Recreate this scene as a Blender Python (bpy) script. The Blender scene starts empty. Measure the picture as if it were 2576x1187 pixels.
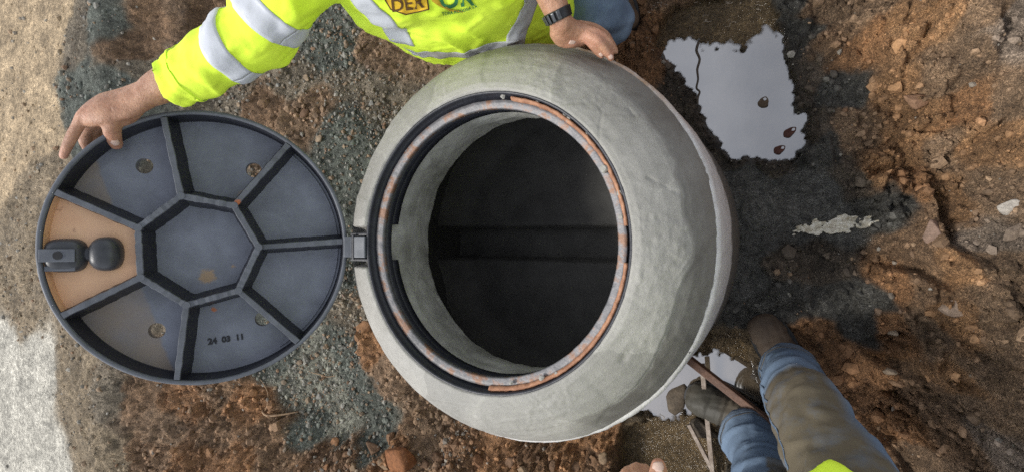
import bpy, bmesh, math, random
import numpy as np
from mathutils import Vector, Matrix
from mathutils.bvhtree import BVHTree

R = math.radians
random.seed(7)
rng = np.random.default_rng(7)
scene = bpy.context.scene
col = scene.collection

# ------------------------------------------------------------------ camera
FOC, TILT = 1330.0, 0.472              # focal length in units of a 2576-wide frame, tilt off the vertical
CAM = np.array([0.622, 0.017, 1.066])
ST, CT = math.sin(TILT), math.cos(TILT)
RIGHT, UP, FWD = np.array([CT, 0, -ST]), np.array([0, 1, 0]), np.array([-ST, 0, -CT])
cam = bpy.data.cameras.new('camera')
cam.sensor_width = 36.0
cam.lens = 36.0 * FOC / 2576.0
cam.clip_start, cam.clip_end = 0.02, 500
camo = bpy.data.objects.new('camera', cam)
col.objects.link(camo)
camo.matrix_world = Matrix(((CT, 0, ST, CAM[0]), (0, 1, 0, CAM[1]), (-ST, 0, CT, CAM[2]), (0, 0, 0, 1)))
scene.camera = camo

# ------------------------------------------------------------------ sky, sun, exposure
SUN_EL, SUN_AZ = R(52), R(246)         # azimuth clockwise from +Y
world = bpy.data.worlds.new('World')
scene.world = world
world.use_nodes = True
wt = world.node_tree
wt.nodes.clear()
sky = wt.nodes.new('ShaderNodeTexSky')
sky.sky_type = 'NISHITA'
sky.sun_disc = False
sky.sun_elevation, sky.sun_rotation = SUN_EL, SUN_AZ
sky.air_density, sky.dust_density, sky.ozone_density = 1.0, 1.0, 1.0
hs = wt.nodes.new('ShaderNodeHueSaturation')
hs.inputs['Saturation'].default_value = 0.28
bgn = wt.nodes.new('ShaderNodeBackground')
bgn.inputs['Strength'].default_value = 0.15
wo = wt.nodes.new('ShaderNodeOutputWorld')
wt.links.new(sky.outputs[0], hs.inputs['Color'])
wtc = wt.nodes.new('ShaderNodeTexCoord')
wn = wt.nodes.new('ShaderNodeTexNoise'); wn.inputs['Scale'].default_value = 4.5; wn.inputs['Detail'].default_value = 5; wn.inputs['Roughness'].default_value = 0.5
wr = wt.nodes.new('ShaderNodeValToRGB'); wr.color_ramp.elements[0].position = 0.3; wr.color_ramp.elements[1].position = 0.7
wr.color_ramp.elements[0].color = (0.72, 0.74, 0.78, 1); wr.color_ramp.elements[1].color = (1.22, 1.21, 1.2, 1)
wm = wt.nodes.new('ShaderNodeMix'); wm.data_type = 'RGBA'; wm.blend_type = 'MULTIPLY'; wm.inputs[0].default_value = 1.0
wt.links.new(wtc.outputs['Generated'], wn.inputs['Vector']); wt.links.new(wn.outputs['Fac'], wr.inputs['Fac'])
wt.links.new(hs.outputs[0], wm.inputs[6]); wt.links.new(wr.outputs['Color'], wm.inputs[7])
wt.links.new(wm.outputs[2], bgn.inputs['Color'])
wt.links.new(bgn.outputs[0], wo.inputs[0])
sun = bpy.data.lights.new('sun', 'SUN')
sun.energy, sun.angle, sun.color = 1.5, R(12), (1.0, 0.965, 0.9)
suno = bpy.data.objects.new('sun', sun)
col.objects.link(suno)
sdir = Vector((math.sin(SUN_AZ) * math.cos(SUN_EL), math.cos(SUN_AZ) * math.cos(SUN_EL), math.sin(SUN_EL)))
suno.rotation_euler = sdir.to_track_quat('Z', 'Y').to_euler()
suno.location = (-3, 1, 6)
vs = scene.view_settings
vs.view_transform, vs.look, vs.gamma, vs.exposure, vs.use_curve_mapping = 'Standard', 'None', 1.0, 0.9, False
scene.cycles.max_bounces = 8
scene.cycles.use_denoising = False

# ------------------------------------------------------------------ helpers
def ray(u, v):
    return (u - 1288.0) / FOC * RIGHT + (593.5 - v) / FOC * UP + FWD
def at(u, v, z):                       # the place at height z seen in a direction
    d = ray(u, v)
    return CAM + d * ((z - CAM[2]) / d[2])
def atd(u, v, dep):                    # the place at a given distance along the view
    return CAM + ray(u, v) * dep

TAB = rng.random(65536)
def _h(ix, iy, s):
    return TAB[((ix * 73856093) ^ (iy * 19349663) ^ (s * 83492791)) & 65535]
def vnoise(x, y, s=0):
    xf, yf = np.floor(x), np.floor(y)
    ix, iy = xf.astype(np.int64), yf.astype(np.int64)
    fx, fy = x - xf, y - yf
    fx = fx * fx * (3 - 2 * fx); fy = fy * fy * (3 - 2 * fy)
    a, b = _h(ix, iy, s), _h(ix + 1, iy, s)
    c, d = _h(ix, iy + 1, s), _h(ix + 1, iy + 1, s)
    return (a + (b - a) * fx) * (1 - fy) + (c + (d - c) * fx) * fy - 0.5
def fbm(x, y, o=4, s=0):
    t, a = 0, 1.0
    for i in range(o):
        t = t + a * vnoise(x * 2 ** i, y * 2 ** i, s + i * 17); a *= 0.5
    return t
def worley(x, y, s=0):
    ix, iy = np.floor(x).astype(np.int64), np.floor(y).astype(np.int64)
    f1 = np.full(x.shape, 9.0); f2 = np.full(x.shape, 9.0); idv = np.zeros(x.shape)
    for dx in (-1, 0, 1):
        for dy in (-1, 0, 1):
            jx, jy = ix + dx, iy + dy
            d = np.hypot(jx + _h(jx, jy, s) - x, jy + _h(jx, jy, s + 5) - y)
            nw = d < f1
            f2 = np.where(nw, f1, np.minimum(f2, d))
            idv = np.where(nw, _h(jx, jy, s + 9), idv)
            f1 = np.where(nw, d, f1)
    return f1, f2, idv
def sstep(a, b, x):
    t = np.clip((x - a) / (b - a), 0, 1)
    return t * t * (3 - 2 * t)
def noise3(P, sc, s=0):                # cheap noise over points in space
    return (fbm(P[:, 0] * sc + 3.1, P[:, 1] * sc, 3, s) + fbm(P[:, 1] * sc - 7.7, P[:, 2] * sc, 3, s + 3) + fbm(P[:, 2] * sc + 1.3, P[:, 0] * sc, 3, s + 6)) / 1.7

def link(name, me, mat=None, parent=None):
    o = bpy.data.objects.new(name, me)
    col.objects.link(o)
    if mat is not None:
        me.materials.clear(); me.materials.append(mat)
    if parent is not None:
        o.parent = parent
    return o
def mesh(name, verts, faces, smooth=True):
    me = bpy.data.meshes.new(name)
    me.from_pydata([tuple(map(float, v)) for v in verts], [], [tuple(map(int, f)) for f in faces])
    if smooth:
        me.polygons.foreach_set('use_smooth', [True] * len(me.polygons))
    me.update()
    return me
def npmesh(name, V, F, smooth=True):   # V (n,3), F (m,3 or 4) arrays
    me = bpy.data.meshes.new(name)
    V = np.asarray(V, np.float32); F = np.asarray(F, np.int32)
    n, k = F.shape
    me.vertices.add(len(V)); me.vertices.foreach_set('co', V.ravel())
    me.loops.add(n * k); me.loops.foreach_set('vertex_index', F.ravel())
    me.polygons.add(n); me.polygons.foreach_set('loop_start', np.arange(0, n * k, k, dtype=np.int32))
    me.update(calc_edges=True)
    me.polygons.foreach_set('use_smooth', np.full(n, smooth))
    me.validate()
    return me
def setcol(me, name, C):
    a = me.attributes.new(name, 'FLOAT_COLOR', 'POINT')
    C = np.asarray(C, np.float32)
    if C.shape[1] == 3:
        C = np.hstack([C, np.ones((len(C), 1), np.float32)])
    a.data.foreach_set('color', C.ravel())
def setval(me, name, X):
    a = me.attributes.new(name, 'FLOAT', 'POINT')
    a.data.foreach_set('value', np.asarray(X, np.float32))
def empty(name, loc=(0, 0, 0)):
    o = bpy.data.objects.new(name, None)
    col.objects.link(o); o.location = loc; o.empty_display_size = 0.05
    return o
def tag(o, label=None, cat=None, group=None, kind=None):
    if label: o['label'] = label
    if cat: o['category'] = cat
    if group: o['group'] = group
    if kind: o['kind'] = kind
    return o
def evalmesh(o, name):
    dg = bpy.context.evaluated_depsgraph_get()
    dg.update()
    return bpy.data.meshes.new_from_object(o.evaluated_get(dg), depsgraph=dg)
def coords(me):
    a = np.empty(len(me.vertices) * 3, np.float32); me.vertices.foreach_get('co', a)
    return a.reshape(-1, 3).astype(float)
def normals(me):
    a = np.empty(len(me.vertices) * 3, np.float32); me.vertices.foreach_get('normal', a)
    return a.reshape(-1, 3).astype(float)
def setcoords(me, P):
    me.vertices.foreach_set('co', np.asarray(P, np.float32).ravel()); me.update()

# ------------------------------------------------------------------ materials
class NT:
    def __init__(s, name):
        s.m = bpy.data.materials.new(name); s.m.use_nodes = True
        s.t = s.m.node_tree; s.b = s.t.nodes['Principled BSDF']
    def n(s, typ, **kw):
        o = s.t.nodes.new(typ)
        for k, v in kw.items():
            if k in o.inputs.keys(): o.inputs[k].default_value = v
            else: setattr(o, k, v)
        return o
    def l(s, a, b): s.t.links.new(a, b)
    def coord(s): 
        if not hasattr(s, '_c'): s._c = s.n('ShaderNodeTexCoord')
        return s._c.outputs['Object']
    def noise(s, scale, detail=4, rough=0.55, vec=None, dist=0.0):
        o = s.n('ShaderNodeTexNoise', Scale=scale, Detail=detail, Roughness=rough, Distortion=dist)
        s.l(vec if vec is not None else s.coord(), o.inputs['Vector'])
        return o.outputs['Fac']
    def ramp(s, fac, stops):
        o = s.n('ShaderNodeValToRGB')
        e = o.color_ramp.elements
        while len(e) < len(stops): e.new(0.5)
        for el, (p, c) in zip(e, stops):
            el.position = p; el.color = (*c, 1) if not isinstance(c, float) else (c, c, c, 1)
        s.l(fac, o.inputs['Fac']); return o.outputs['Color']
    def mix(s, fac, a, b, mode='MIX'):
        o = s.n('ShaderNodeMix', data_type='RGBA', blend_type=mode)
        for sock, v in ((o.inputs[0], fac), (o.inputs[6], a), (o.inputs[7], b)):
            if hasattr(v, 'links') or hasattr(v, 'is_output'): s.l(v, sock)
            elif isinstance(v, (int, float)): sock.default_value = v if sock.type == 'VALUE' else (v, v, v, 1)
            else: sock.default_value = (*v, 1)
        return o.outputs[2]
    def math(s, op, a, b=0.0):
        o = s.n('ShaderNodeMath', operation=op)
        for sock, v in ((o.inputs[0], a), (o.inputs[1], b)):
            if isinstance(v, (int, float)): sock.default_value = v
            else: s.l(v, sock)
        return o.outputs[0]
    def attr(s, name, out='Color'):
        o = s.n('ShaderNodeAttribute', attribute_name=name); return o.outputs[out]
    def bump(s, h, strength, dist, prev=None):
        o = s.n('ShaderNodeBump', Strength=strength, Distance=dist)
        s.l(h, o.inputs['Height'])
        if prev is not None: s.l(prev, o.inputs['Normal'])
        s.l(o.outputs[0], s.b.inputs['Normal']); return o.outputs[0]
    def col(s, c):
        if isinstance(c, tuple): s.b.inputs['Base Color'].default_value = (*c, 1)
        else: s.l(c, s.b.inputs['Base Color'])
    def set(s, **kw):
        for k, v in kw.items():
            k = k.replace('_', ' ')
            if isinstance(v, (int, float)): s.b.inputs[k].default_value = v
            else: s.l(v, s.b.inputs[k])
        return s

def simple(name, c1, c2, scale=20, rough=0.7, bump=0.3, bscale=120, bdist=0.002, metal=0.0, spec=0.4):
    t = NT(name)
    f = t.noise(scale, 5, 0.6)
    t.col(t.ramp(f, [(0.3, c1), (0.7, c2)]))
    t.set(Roughness=rough, Metallic=metal)
    t.b.inputs['Specular IOR Level'].default_value = spec
    if bump: t.bump(t.noise(bscale, 4, 0.6), bump, bdist)
    return t.m

M = {}
# soil: colour comes with the ground, grain from noise
t = NT('soil')
c = t.attr('Col')
n1 = t.noise(55, 6, 0.7); n2 = t.noise(240, 3, 0.6); n3 = t.noise(9, 5, 0.6)
k = t.ramp(n1, [(0.28, 0.42), (0.5, 0.95), (0.72, 1.65)])
k2 = t.ramp(n2, [(0.3, 0.5), (0.52, 1.0), (0.70, 2.0)])
k3 = t.ramp(n3, [(0.3, 0.78), (0.7, 1.22)])
c = t.mix(1.0, c, k, 'MULTIPLY'); c = t.mix(1.0, c, k2, 'MULTIPLY'); c = t.mix(1.0, c, k3, 'MULTIPLY')
c = t.mix(t.ramp(t.noise(380, 2, 0.5), [(0.69, 0.0), (0.74, 0.7)]), c, (0.42, 0.35, 0.25))
c = t.mix(t.ramp(t.noise(120, 4, 0.7), [(0.28, 0.6), (0.38, 0.0)]), c, (0.028, 0.02, 0.014))
t.col(c)
wet = t.attr('Wet', 'Fac')
t.set(Roughness=t.math('SUBTRACT', 0.95, t.math('MULTIPLY', wet, 0.42)))
t.b.inputs['Specular IOR Level'].default_value = 0.35
b = t.bump(n1, 0.9, 0.016); t.bump(n2, 0.8, 0.006, b)
M['soil'] = t.m
t = NT('pebble')
c = t.attr('Col'); t.col(t.mix(1.0, c, t.ramp(t.noise(150, 4, 0.6), [(0.3, 0.7), (0.7, 1.3)]), 'MULTIPLY'))
t.set(Roughness=0.85); t.bump(t.noise(220, 3), 0.5, 0.003)
M['pebble'] = t.m
# muddy water
t = NT('muddy_water')
t.col(t.ramp(t.noise(6, 4, 0.6), [(0.35, (0.075, 0.058, 0.04)), (0.65, (0.115, 0.090, 0.062))]))
t.set(Roughness=0.02, IOR=3.4); t.b.inputs['Specular IOR Level'].default_value = 0.5
t.bump(t.noise(9, 3), 0.05, 0.006)
t.set(Alpha=t.attr('Depth', 'Fac'))
M['water'] = t.m
# fresh mortar
t = NT('fresh_mortar')
dark = t.attr('Dark', 'Fac')
c = t.ramp(t.noise(7, 6, 0.6, dist=0.6), [(0.3, (0.265, 0.255, 0.228)), (0.7, (0.355, 0.342, 0.308))])
c = t.mix(0.5, c, t.ramp(t.noise(60, 5, 0.7), [(0.3, (0.235, 0.226, 0.203)), (0.7, (0.365, 0.352, 0.320))]))
c = t.mix(1.0, c, t.ramp(t.attr('Tone', 'Fac'), [(0.0, 0.80), (1.0, 1.16)]), 'MULTIPLY')
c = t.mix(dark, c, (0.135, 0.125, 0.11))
c = t.mix(t.ramp(t.noise(190, 3, 0.6), [(0.27, 0.75), (0.36, 0.0)]), c, (0.17, 0.16, 0.14))
c = t.mix(t.ramp(t.noise(3.2, 4, 0.6, dist=1.0), [(0.42, 0.0), (0.47, 0.22), (0.60, 0.22), (0.63, 0.0)]), c, (0.27, 0.262, 0.24))
t.col(c); t.set(Roughness=t.ramp(t.noise(12, 3), [(0.3, 0.5), (0.7, 0.8)]))
b = t.bump(t.noise(38, 6, 0.7), 0.12, 0.005); t.bump(t.noise(300, 4, 0.7), 0.6, 0.0025, b)
M['mortar'] = t.m
t = NT('ring_concrete')
dark = t.attr('Dark', 'Fac'); mud = t.attr('Mud', 'Fac')
c = t.ramp(t.noise(25, 6, 0.65, dist=0.5), [(0.3, (0.46, 0.44, 0.42)), (0.7, (0.66, 0.64, 0.62))])
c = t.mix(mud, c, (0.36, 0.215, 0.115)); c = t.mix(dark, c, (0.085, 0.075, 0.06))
t.col(c); t.set(Roughness=0.75); t.bump(t.noise(130, 5, 0.65), 0.5, 0.004)
M['ring'] = t.m
M['throat'] = simple('throat_mortar', (0.20, 0.193, 0.168), (0.50, 0.49, 0.45), 9, 0.75, 0.6, 40, 0.006)
M['shaft_wall'] = simple('shaded_shaft_wall', (0.030, 0.029, 0.027), (0.055, 0.053, 0.048), 9, 0.7, 0.4, 30, 0.006)  # wall darker than the floor: its shade put into the colour
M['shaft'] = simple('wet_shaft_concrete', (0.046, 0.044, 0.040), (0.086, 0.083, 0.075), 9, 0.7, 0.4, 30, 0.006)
# cast iron, painted
def iron(name, lo, hi, spots=(), mud=()):
    t = NT(name)
    c = t.ramp(t.noise(14, 6, 0.6, dist=0.4), [(0.3, lo), (0.7, hi)])
    c = t.mix(t.ramp(t.noise(330, 2, 0.5), [(0.70, 0.0), (0.76, 0.55)]), c, (0.24, 0.25, 0.28))
    wob = t.math('MULTIPLY', t.noise(70, 4, 0.7), 0.030)
    for lst, cc in ((spots, (0.36, 0.11, 0.03)), (mud, (0.30, 0.21, 0.13))):
        for (x, y, z, r) in lst:
            v = t.n('ShaderNodeVectorMath', operation='DISTANCE'); t.l(t.coord(), v.inputs[0]); v.inputs[1].default_value = (x, y, z)
            d = t.math('ADD', v.outputs['Value'], wob)
            mr = t.n('ShaderNodeMapRange'); mr.inputs[1].default_value = r + 0.015; mr.inputs[2].default_value = r * 0.8 + 0.010; t.l(d, mr.inputs[0])
            c = t.mix(mr.outputs[0], c, cc)
    t.col(c); t.set(Roughness=t.ramp(t.noise(20, 4), [(0.3, 0.38), (0.7, 0.6)]), Metallic=0.0)
    t.b.inputs['Specular IOR Level'].default_value = 0.5
    t.bump(t.noise(420, 3), 0.25, 0.0012)
    return t
HEX = [(-0.014 + 0.139 * math.cos(R(2.5 + 360 / 7 * k)), -0.006 + 0.139 * math.sin(R(2.5 + 360 / 7 * k))) for k in range(7)]
spots = [(HEX[1][0] + .008, HEX[1][1] + .006, 0, .012), (HEX[0][0] + .006, HEX[0][1], 0, .004), (.205, -.148, -.006, .004), (HEX[5][0] + .05, HEX[5][1] - .02, -.062, .006)]
muds = [(.085, .132, -.062, .022), (-.005, -.075, -.062, .022), (.055, -.05, -.062, .006)]
M['iron'] = iron('painted_cast_iron', (0.068, 0.074, 0.087), (0.118, 0.127, 0.147), spots, muds).m
t = iron('painted_cast_iron_floor', (0.125, 0.135, 0.162), (0.190, 0.205, 0.245), spots, muds)
# light change across two pocket floors, painted as brown beyond a straight edge
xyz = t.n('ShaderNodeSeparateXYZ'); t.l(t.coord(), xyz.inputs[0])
light_edge = t.math('SUBTRACT', t.math('MULTIPLY', xyz.outputs[1], -0.31), xyz.outputs[0])
light_edge = t.math('ADD', light_edge, t.math('MULTIPLY', t.noise(30, 4), 0.016))
mr = t.n('ShaderNodeMapRange'); mr.inputs[1].default_value = 0.186; mr.inputs[2].default_value = 0.194; t.l(light_edge, mr.inputs[0])
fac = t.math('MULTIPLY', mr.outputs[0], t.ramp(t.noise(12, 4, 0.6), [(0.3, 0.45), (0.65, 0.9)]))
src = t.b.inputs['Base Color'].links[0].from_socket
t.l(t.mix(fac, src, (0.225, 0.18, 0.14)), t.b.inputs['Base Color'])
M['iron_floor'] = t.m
M['iron_dark'] = simple('bitumen_shade_iron', (0.012, 0.013, 0.018), (0.024, 0.025, 0.033), 30, 0.42, 0.3, 200, 0.002)  # black bitumen; on the cover also the pocket shade put into the colour
t = NT('worn_seat')
c = t.ramp(t.noise(22, 6, 0.7), [(0.36, (0.10, 0.10, 0.105)), (0.50, (0.17, 0.165, 0.17)), (0.60, (0.20, 0.11, 0.07))])
t.col(c); t.set(Roughness=0.5, Metallic=0.25); t.bump(t.noise(160, 4), 0.4, 0.002)
M['seat'] = t.m
M['rust'] = simple('rusty_gasket', (0.20, 0.085, 0.045), (0.46, 0.24, 0.14), 45, 0.7, 0.6, 160, 0.002)
t = NT('primer_orange')
c = t.ramp(t.noise(9, 5, 0.6), [(0.3, (0.60, 0.345, 0.195)), (0.7, (0.72, 0.46, 0.28))])
c = t.mix(t.ramp(t.noise(38, 4, 0.6), [(0.66, 0.0), (0.72, 0.7)]), c, (0.25, 0.13, 0.08))
t.col(c); t.set(Roughness=0.6); t.bump(t.noise(120, 3), 0.2, 0.002)
M['primer'] = t.m
M['stamp'] = simple('stamp_black', (0.01, 0.01, 0.012), (0.02, 0.02, 0.022), 30, 0.6, 0)

# ------------------------------------------------------------------ ground
SOIL = {  # colour, clod height, wetness, pebbles per area, pebble tone
    'dust':  ((0.40, 0.30, 0.185), 0.10, 0.0, 0.10),
    'slab':  ((0.47, 0.44, 0.37), 0.05, 0.0, 0.03),
    'tan':   ((0.225, 0.175, 0.115), 0.45, 0.0, 0.55),
    'tgrav': ((0.175, 0.145, 0.105), 0.6, 0.0, 1.0),
    'green': ((0.100, 0.108, 0.090), 0.45, 0.1, 0.9),
    'pgreen': ((0.19, 0.188, 0.150), 0.35, 0.0, 0.8),
    'brown': ((0.185, 0.114, 0.065), 1.1, 0.2, 0.08),
    'red':   ((0.240, 0.125, 0.058), 1.1, 0.35, 0.06),
    'ochre': ((0.270, 0.150, 0.072), 1.0, 0.3, 0.06),
    'umber': ((0.200, 0.130, 0.078), 1.0, 0.3, 0.12),
    'dark':  ((0.062, 0.059, 0.051), 0.9, 0.5, 0.2),
    'mud':   ((0.092, 0.072, 0.052), 0.95, 0.5, 0.2),
    'slurry': ((0.085, 0.082, 0.073), 0.38, 0.95, 0.0),
    'silt_refl':  ((0.115, 0.080, 0.042), 0.12, 0.75, 0.0),  # silt, and the dark reflections painted with it
    'pink':  ((0.215, 0.165, 0.125), 1.0, 0.1, 0.6),
    'rubble': ((0.150, 0.085, 0.045), 1.3, 0.15, 0.8),
}
CP = [
    (20, 60, -.12, 'dust'), (60, 250, -.12, 'dust'), (110, 120, -.13, 'dust'), (20, 420, -.12, 'dust'), (120, 330, -.13, 'dust'),
    (150, 60, -.14, 'dust'), (60, 520, -.13, 'tan'), (130, 430, -.14, 'tan'), (20, 680, -.12, 'tan'), (60, 780, -.13, 'tan'),
    (20, 900, -.115, 'slab'), (90, 930, -.115, 'slab'), (60, 1050, -.115, 'slab'), (20, 1170, -.115, 'slab'), (120, 1160, -.12, 'slab'),
    (190, 980, -.16, 'tan'), (230, 1100, -.18, 'tan'), (200, 860, -.16, 'tan'), (300, 1000, -.22, 'tgrav'), (280, 1170, -.22, 'tan'),
    (190, 90, -.22, 'tgrav'), (195, 230, -.25, 'green'), (230, 330, -.25, 'green'), (260, 60, -.26, 'green'), (330, 120, -.28, 'brown'),
    (400, 60, -.26, 'brown'), (450, 25, -.28, 'umber'), (300, 220, -.30, 'green'), (360, 160, -.28, 'tgrav'), (500, 30, -.36, 'brown'),
    (560, 250, -.42, 'tgrav'), (640, 280, -.45, 'brown'), (740, 200, -.50, 'tgrav'), (830, 130, -.56, 'green'), (880, 200, -.60, 'tgrav'),
    (780, 280, -.52, 'umber'), (860, 330, -.58, 'green'), (930, 230, -.63, 'tgrav'), (960, 140, -.64, 'umber'), (860, 440, -.6, 'green'),
    (900, 520, -.66, 'green'), (500, 500, -.40, 'tgrav'), (400, 700, -.36, 'tgrav'), (600, 600, -.46, 'green'),
    (880, 690, -.62, 'green'), (905, 790, -.64, 'tgrav'), (870, 880, -.55, 'green'), (790, 900, -.48, 'pgreen'), (740, 960, -.45, 'pgreen'),
    (830, 980, -.50, 'pgreen'), (800, 1060, -.50, 'green'), (900, 960, -.58, 'green'), (950, 1000, -.64, 'green'), (880, 1060, -.56, 'pgreen'),
    (940, 870, -.64, 'red'), (985, 930, -.68, 'umber'), (700, 900, -.44, 'green'),
    (340, 1000, -.34, 'brown'), (420, 1080, -.44, 'umber'), (380, 1170, -.38, 'brown'), (480, 1020, -.52, 'red'), (560, 1100, -.55, 'brown'),
    (640, 1010, -.60, 'red'), (700, 1090, -.60, 'brown'), (620, 1170, -.55, 'red'), (730, 1160, -.58, 'brown'), (520, 1170, -.50, 'red'), (580, 980, -.58, 'brown'),
    (820, 1150, -.60, 'rubble'), (900, 1120, -.62, 'rubble'), (960, 1090, -.66, 'green'), (1010, 1150, -.62, 'red'), (1080, 1120, -.68, 'umber'),
    (1150, 1160, -.66, 'rubble'), (1250, 1150, -.68, 'red'), (1350, 1150, -.69, 'rubble'), (1450, 1140, -.70, 'red'), (1540, 1090, -.71, 'red'), (1530, 1170, -.70, 'rubble'),
    (1610, 1110, -.748, 'silt_refl'), (1680, 1060, -.765, 'silt_refl'), (1640, 1170, -.752, 'silt_refl'), (1730, 1130, -.765, 'silt_refl'), (1780, 1160, -.75, 'dark'), (1840, 1170, -.72, 'dark'),
    (1800, 930, -.80, 'mud'), (1720, 990, -.80, 'mud'), (1860, 960, -.79, 'mud'), (1790, 860, -.765, 'silt_refl'), (1850, 860, -.755, 'silt_refl'),
    (1880, 430, -.73, 'slurry'), (1960, 450, -.72, 'slurry'), (2050, 470, -.71, 'slurry'), (1890, 520, -.73, 'slurry'), (2000, 540, -.715, 'slurry'), (2110, 560, -.70, 'slurry'),
    (2200, 540, -.66, 'dark'), (2250, 510, -.60, 'dark'), (1900, 600, -.73, 'slurry'), (1960, 650, -.72, 'mud'), (2060, 660, -.70, 'mud'), (1890, 700, -.74, 'slurry'),
    (1870, 790, -.745, 'dark'), (1950, 760, -.72, 'dark'), (2060, 760, -.70, 'dark'), (2160, 740, -.64, 'dark'), (2150, 820, -.62, 'dark'), (2040, 860, -.70, 'red'),
    (2030, 950, -.70, 'red'), (2100, 900, -.64, 'red'), (2130, 1000, -.60, 'red'), (2210, 1060, -.52, 'red'), (2050, 1080, -.70, 'red'),
    (1700, 190, -.775, 'mud'), (1780, 200, -.80, 'mud'), (1900, 180, -.80, 'mud'), (1800, 300, -.80, 'mud'), (1950, 300, -.80, 'mud'), (1860, 370, -.795, 'mud'), (1960, 380, -.775, 'mud'),
    (1700, 60, -.742, 'silt_refl'), (1780, 40, -.744, 'silt_refl'), (1860, 60, -.744, 'silt_refl'), (1920, 40, -.742, 'silt_refl'), (1820, 95, -.75, 'silt_refl'), (1960, 100, -.76, 'mud'),
    (1640, 70, -.70, 'red'), (1620, 160, -.72, 'red'), (1600, 20, -.68, 'red'), (1700, 5, -.71, 'brown'), (1980, 20, -.69, 'dark'), (2010, 90, -.70, 'dark'), (2030, 200, -.70, 'mud'), (2050, 300, -.70, 'mud'), (2050, 370, -.71, 'dark'),
    (2090, 120, -.62, 'brown'), (2070, 40, -.62, 'umber'), (2110, 240, -.64, 'dark'), (2160, 260, -.58, 'dark'), (2150, 150, -.52, 'red'), (2160, 40, -.46, 'umber'),
    (2150, 330, -.60, 'umber'), (2200, 430, -.55, 'ochre'), (2160, 440, -.65, 'mud'),
    (2250, 100, -.34, 'ochre'), (2240, 250, -.42, 'ochre'), (2350, 60, -.18, 'ochre'), (2350, 200, -.22, 'umber'), (2330, 310, -.28, 'ochre'), (2450, 150, -.10, 'umber'),
    (2430, 280, -.14, 'red'), (2470, 40, -.07, 'umber'), (2540, 40, -.02, 'pink'), (2520, 90, -.04, 'pink'), (2540, 250, -.02, 'umber'), (2500, 380, -.06, 'ochre'),
    (2400, 400, -.22, 'umber'), (2280, 400, -.40, 'ochre'), (2280, 490, -.42, 'red'), (2330, 560, -.36, 'brown'), (2420, 520, -.18, 'ochre'), (2520, 500, -.05, 'umber'),
    (2250, 610, -.56, 'brown'), (2290, 700, -.46, 'brown'), (2400, 650, -.22, 'ochre'), (2480, 580, -.10, 'pink'), (2530, 660, -.05, 'umber'), (2230, 700, -.54, 'red'),
    (2230, 830, -.55, 'red'), (2320, 820, -.38, 'umber'), (2420, 800, -.18, 'ochre'), (2520, 800, -.06, 'umber'), (2210, 930, -.54, 'red'), (2300, 950, -.38, 'brown'),
    (2400, 950, -.20, 'ochre'), (2520, 950, -.06, 'umber'), (2280, 1080, -.38, 'red'), (2380, 1100, -.22, 'brown'), (2500, 1120, -.07, 'pink'), (2440, 1030, -.15, 'umber'), (2330, 1170, -.30, 'umber'),
]
EXTRA = [  # places outside the picture
    (-.35, .8, -.72, 'umber'), (0, .85, -.73, 'red'), (.35, .85, -.72, 'red'), (0, 1.15, -.65, 'red'), (.5, 1.1, -.66, 'red'), (-.6, 1.0, -.55, 'umber'), (-.5, 1.4, -.3, 'brown'), (.3, 1.6, -.1, 'red'), (1.0, 1.2, -.3, 'red'),
    (1.5, 0, .02, 'umber'), (1.5, 1.2, .02, 'umber'), (1.5, -1.2, .02, 'umber'), (1.2, .6, .0, 'umber'), (1.2, -.6, 0, 'umber'), (1.25, 0, 0, 'umber'),
    (0, -1.1, -.55, 'red'), (.6, -1.0, -.6, 'red'), (0, -1.7, -.1, 'umber'), (.9, -1.5, -.05, 'umber'), (-1, -1.7, -.15, 'tan'), (-.2, -.85, -.69, 'red'), (.35, -.8, -.74, 'silt_refl'), (.55, -.8, -.73, 'dark'),
    (0, 2.3, .05, 'tan'), (0, -2.4, .05, 'tan'), (2.6, 0, .05, 'tan'), (-4, 0, -.1, 'dust'), (-4, 2, -.08, 'dust'), (-4, -2, -.08, 'dust'), (-2, 2.2, -.1, 'dust'), (-2, -2.4, -.1, 'dust'),
    (6, 6, .05, 'tan'), (6, -6, .05, 'tan'), (-7, 6, -.05, 'dust'), (-7, -6, -.05, 'dust'),
]
def base_height(x, y):
    z = np.full(np.shape(x), -0.715)
    z = z + 0.50 * np.clip((-x - 0.62 - 0.10 * np.tanh(2 * y)) / 1.25, 0, 1) ** 1.0 + 0.085 * sstep(-1.75, -1.95, x)   # left side climbs to the old surface
    lim = 0.80 + 0.05 * np.sin(3.1 * y + 0.6) + 0.03 * np.sin(9 * y)
    z = z + 0.36 * sstep(0, 0.34, x - lim) + 0.26 * np.clip((x - lim - 0.24) / 0.4, 0, 1)                              # right-hand bank
    z = z + 0.62 * sstep(0.95, 1.9, y - 0.35 * np.clip(-x - .5, 0, 1.5)) * sstep(-1.9, -1.0, x)
    z = z + (0.22 * sstep(-0.62, -1.0, y) + 0.35 * sstep(-1.0, -1.9, y)) * sstep(-1.9, -1.2, x) * sstep(.75, .0, x) 
    z = z + (0.25 * sstep(-0.75, -1.0, y) + 0.35 * sstep(-1.0, -1.9, y)) * sstep(.0, .75, x)
    z = z + 0.12 * np.exp(-(((x + .62) / .24) ** 2 + ((y + .52) / .20) ** 2))                                          # gravel heap
    z = z - 0.11 * np.exp(-(((x + 1.12) / .30) ** 2 + ((y + .90) / .30) ** 2))                                         # scooped hollow beside it
    z = np.where(z > 0.03, 0.03 + 0.1 * (z - 0.03), z)
    return z
def surf(u, v, lift=0.0):              # where a direction meets the rough shape of the ground
    d = ray(u, v); p = CAM.copy(); k = 0.6
    for _ in range(900):
        p = CAM + d * k
        if p[2] < base_height(p[0], p[1]) + lift: break
        k += 0.006
    return p
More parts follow.
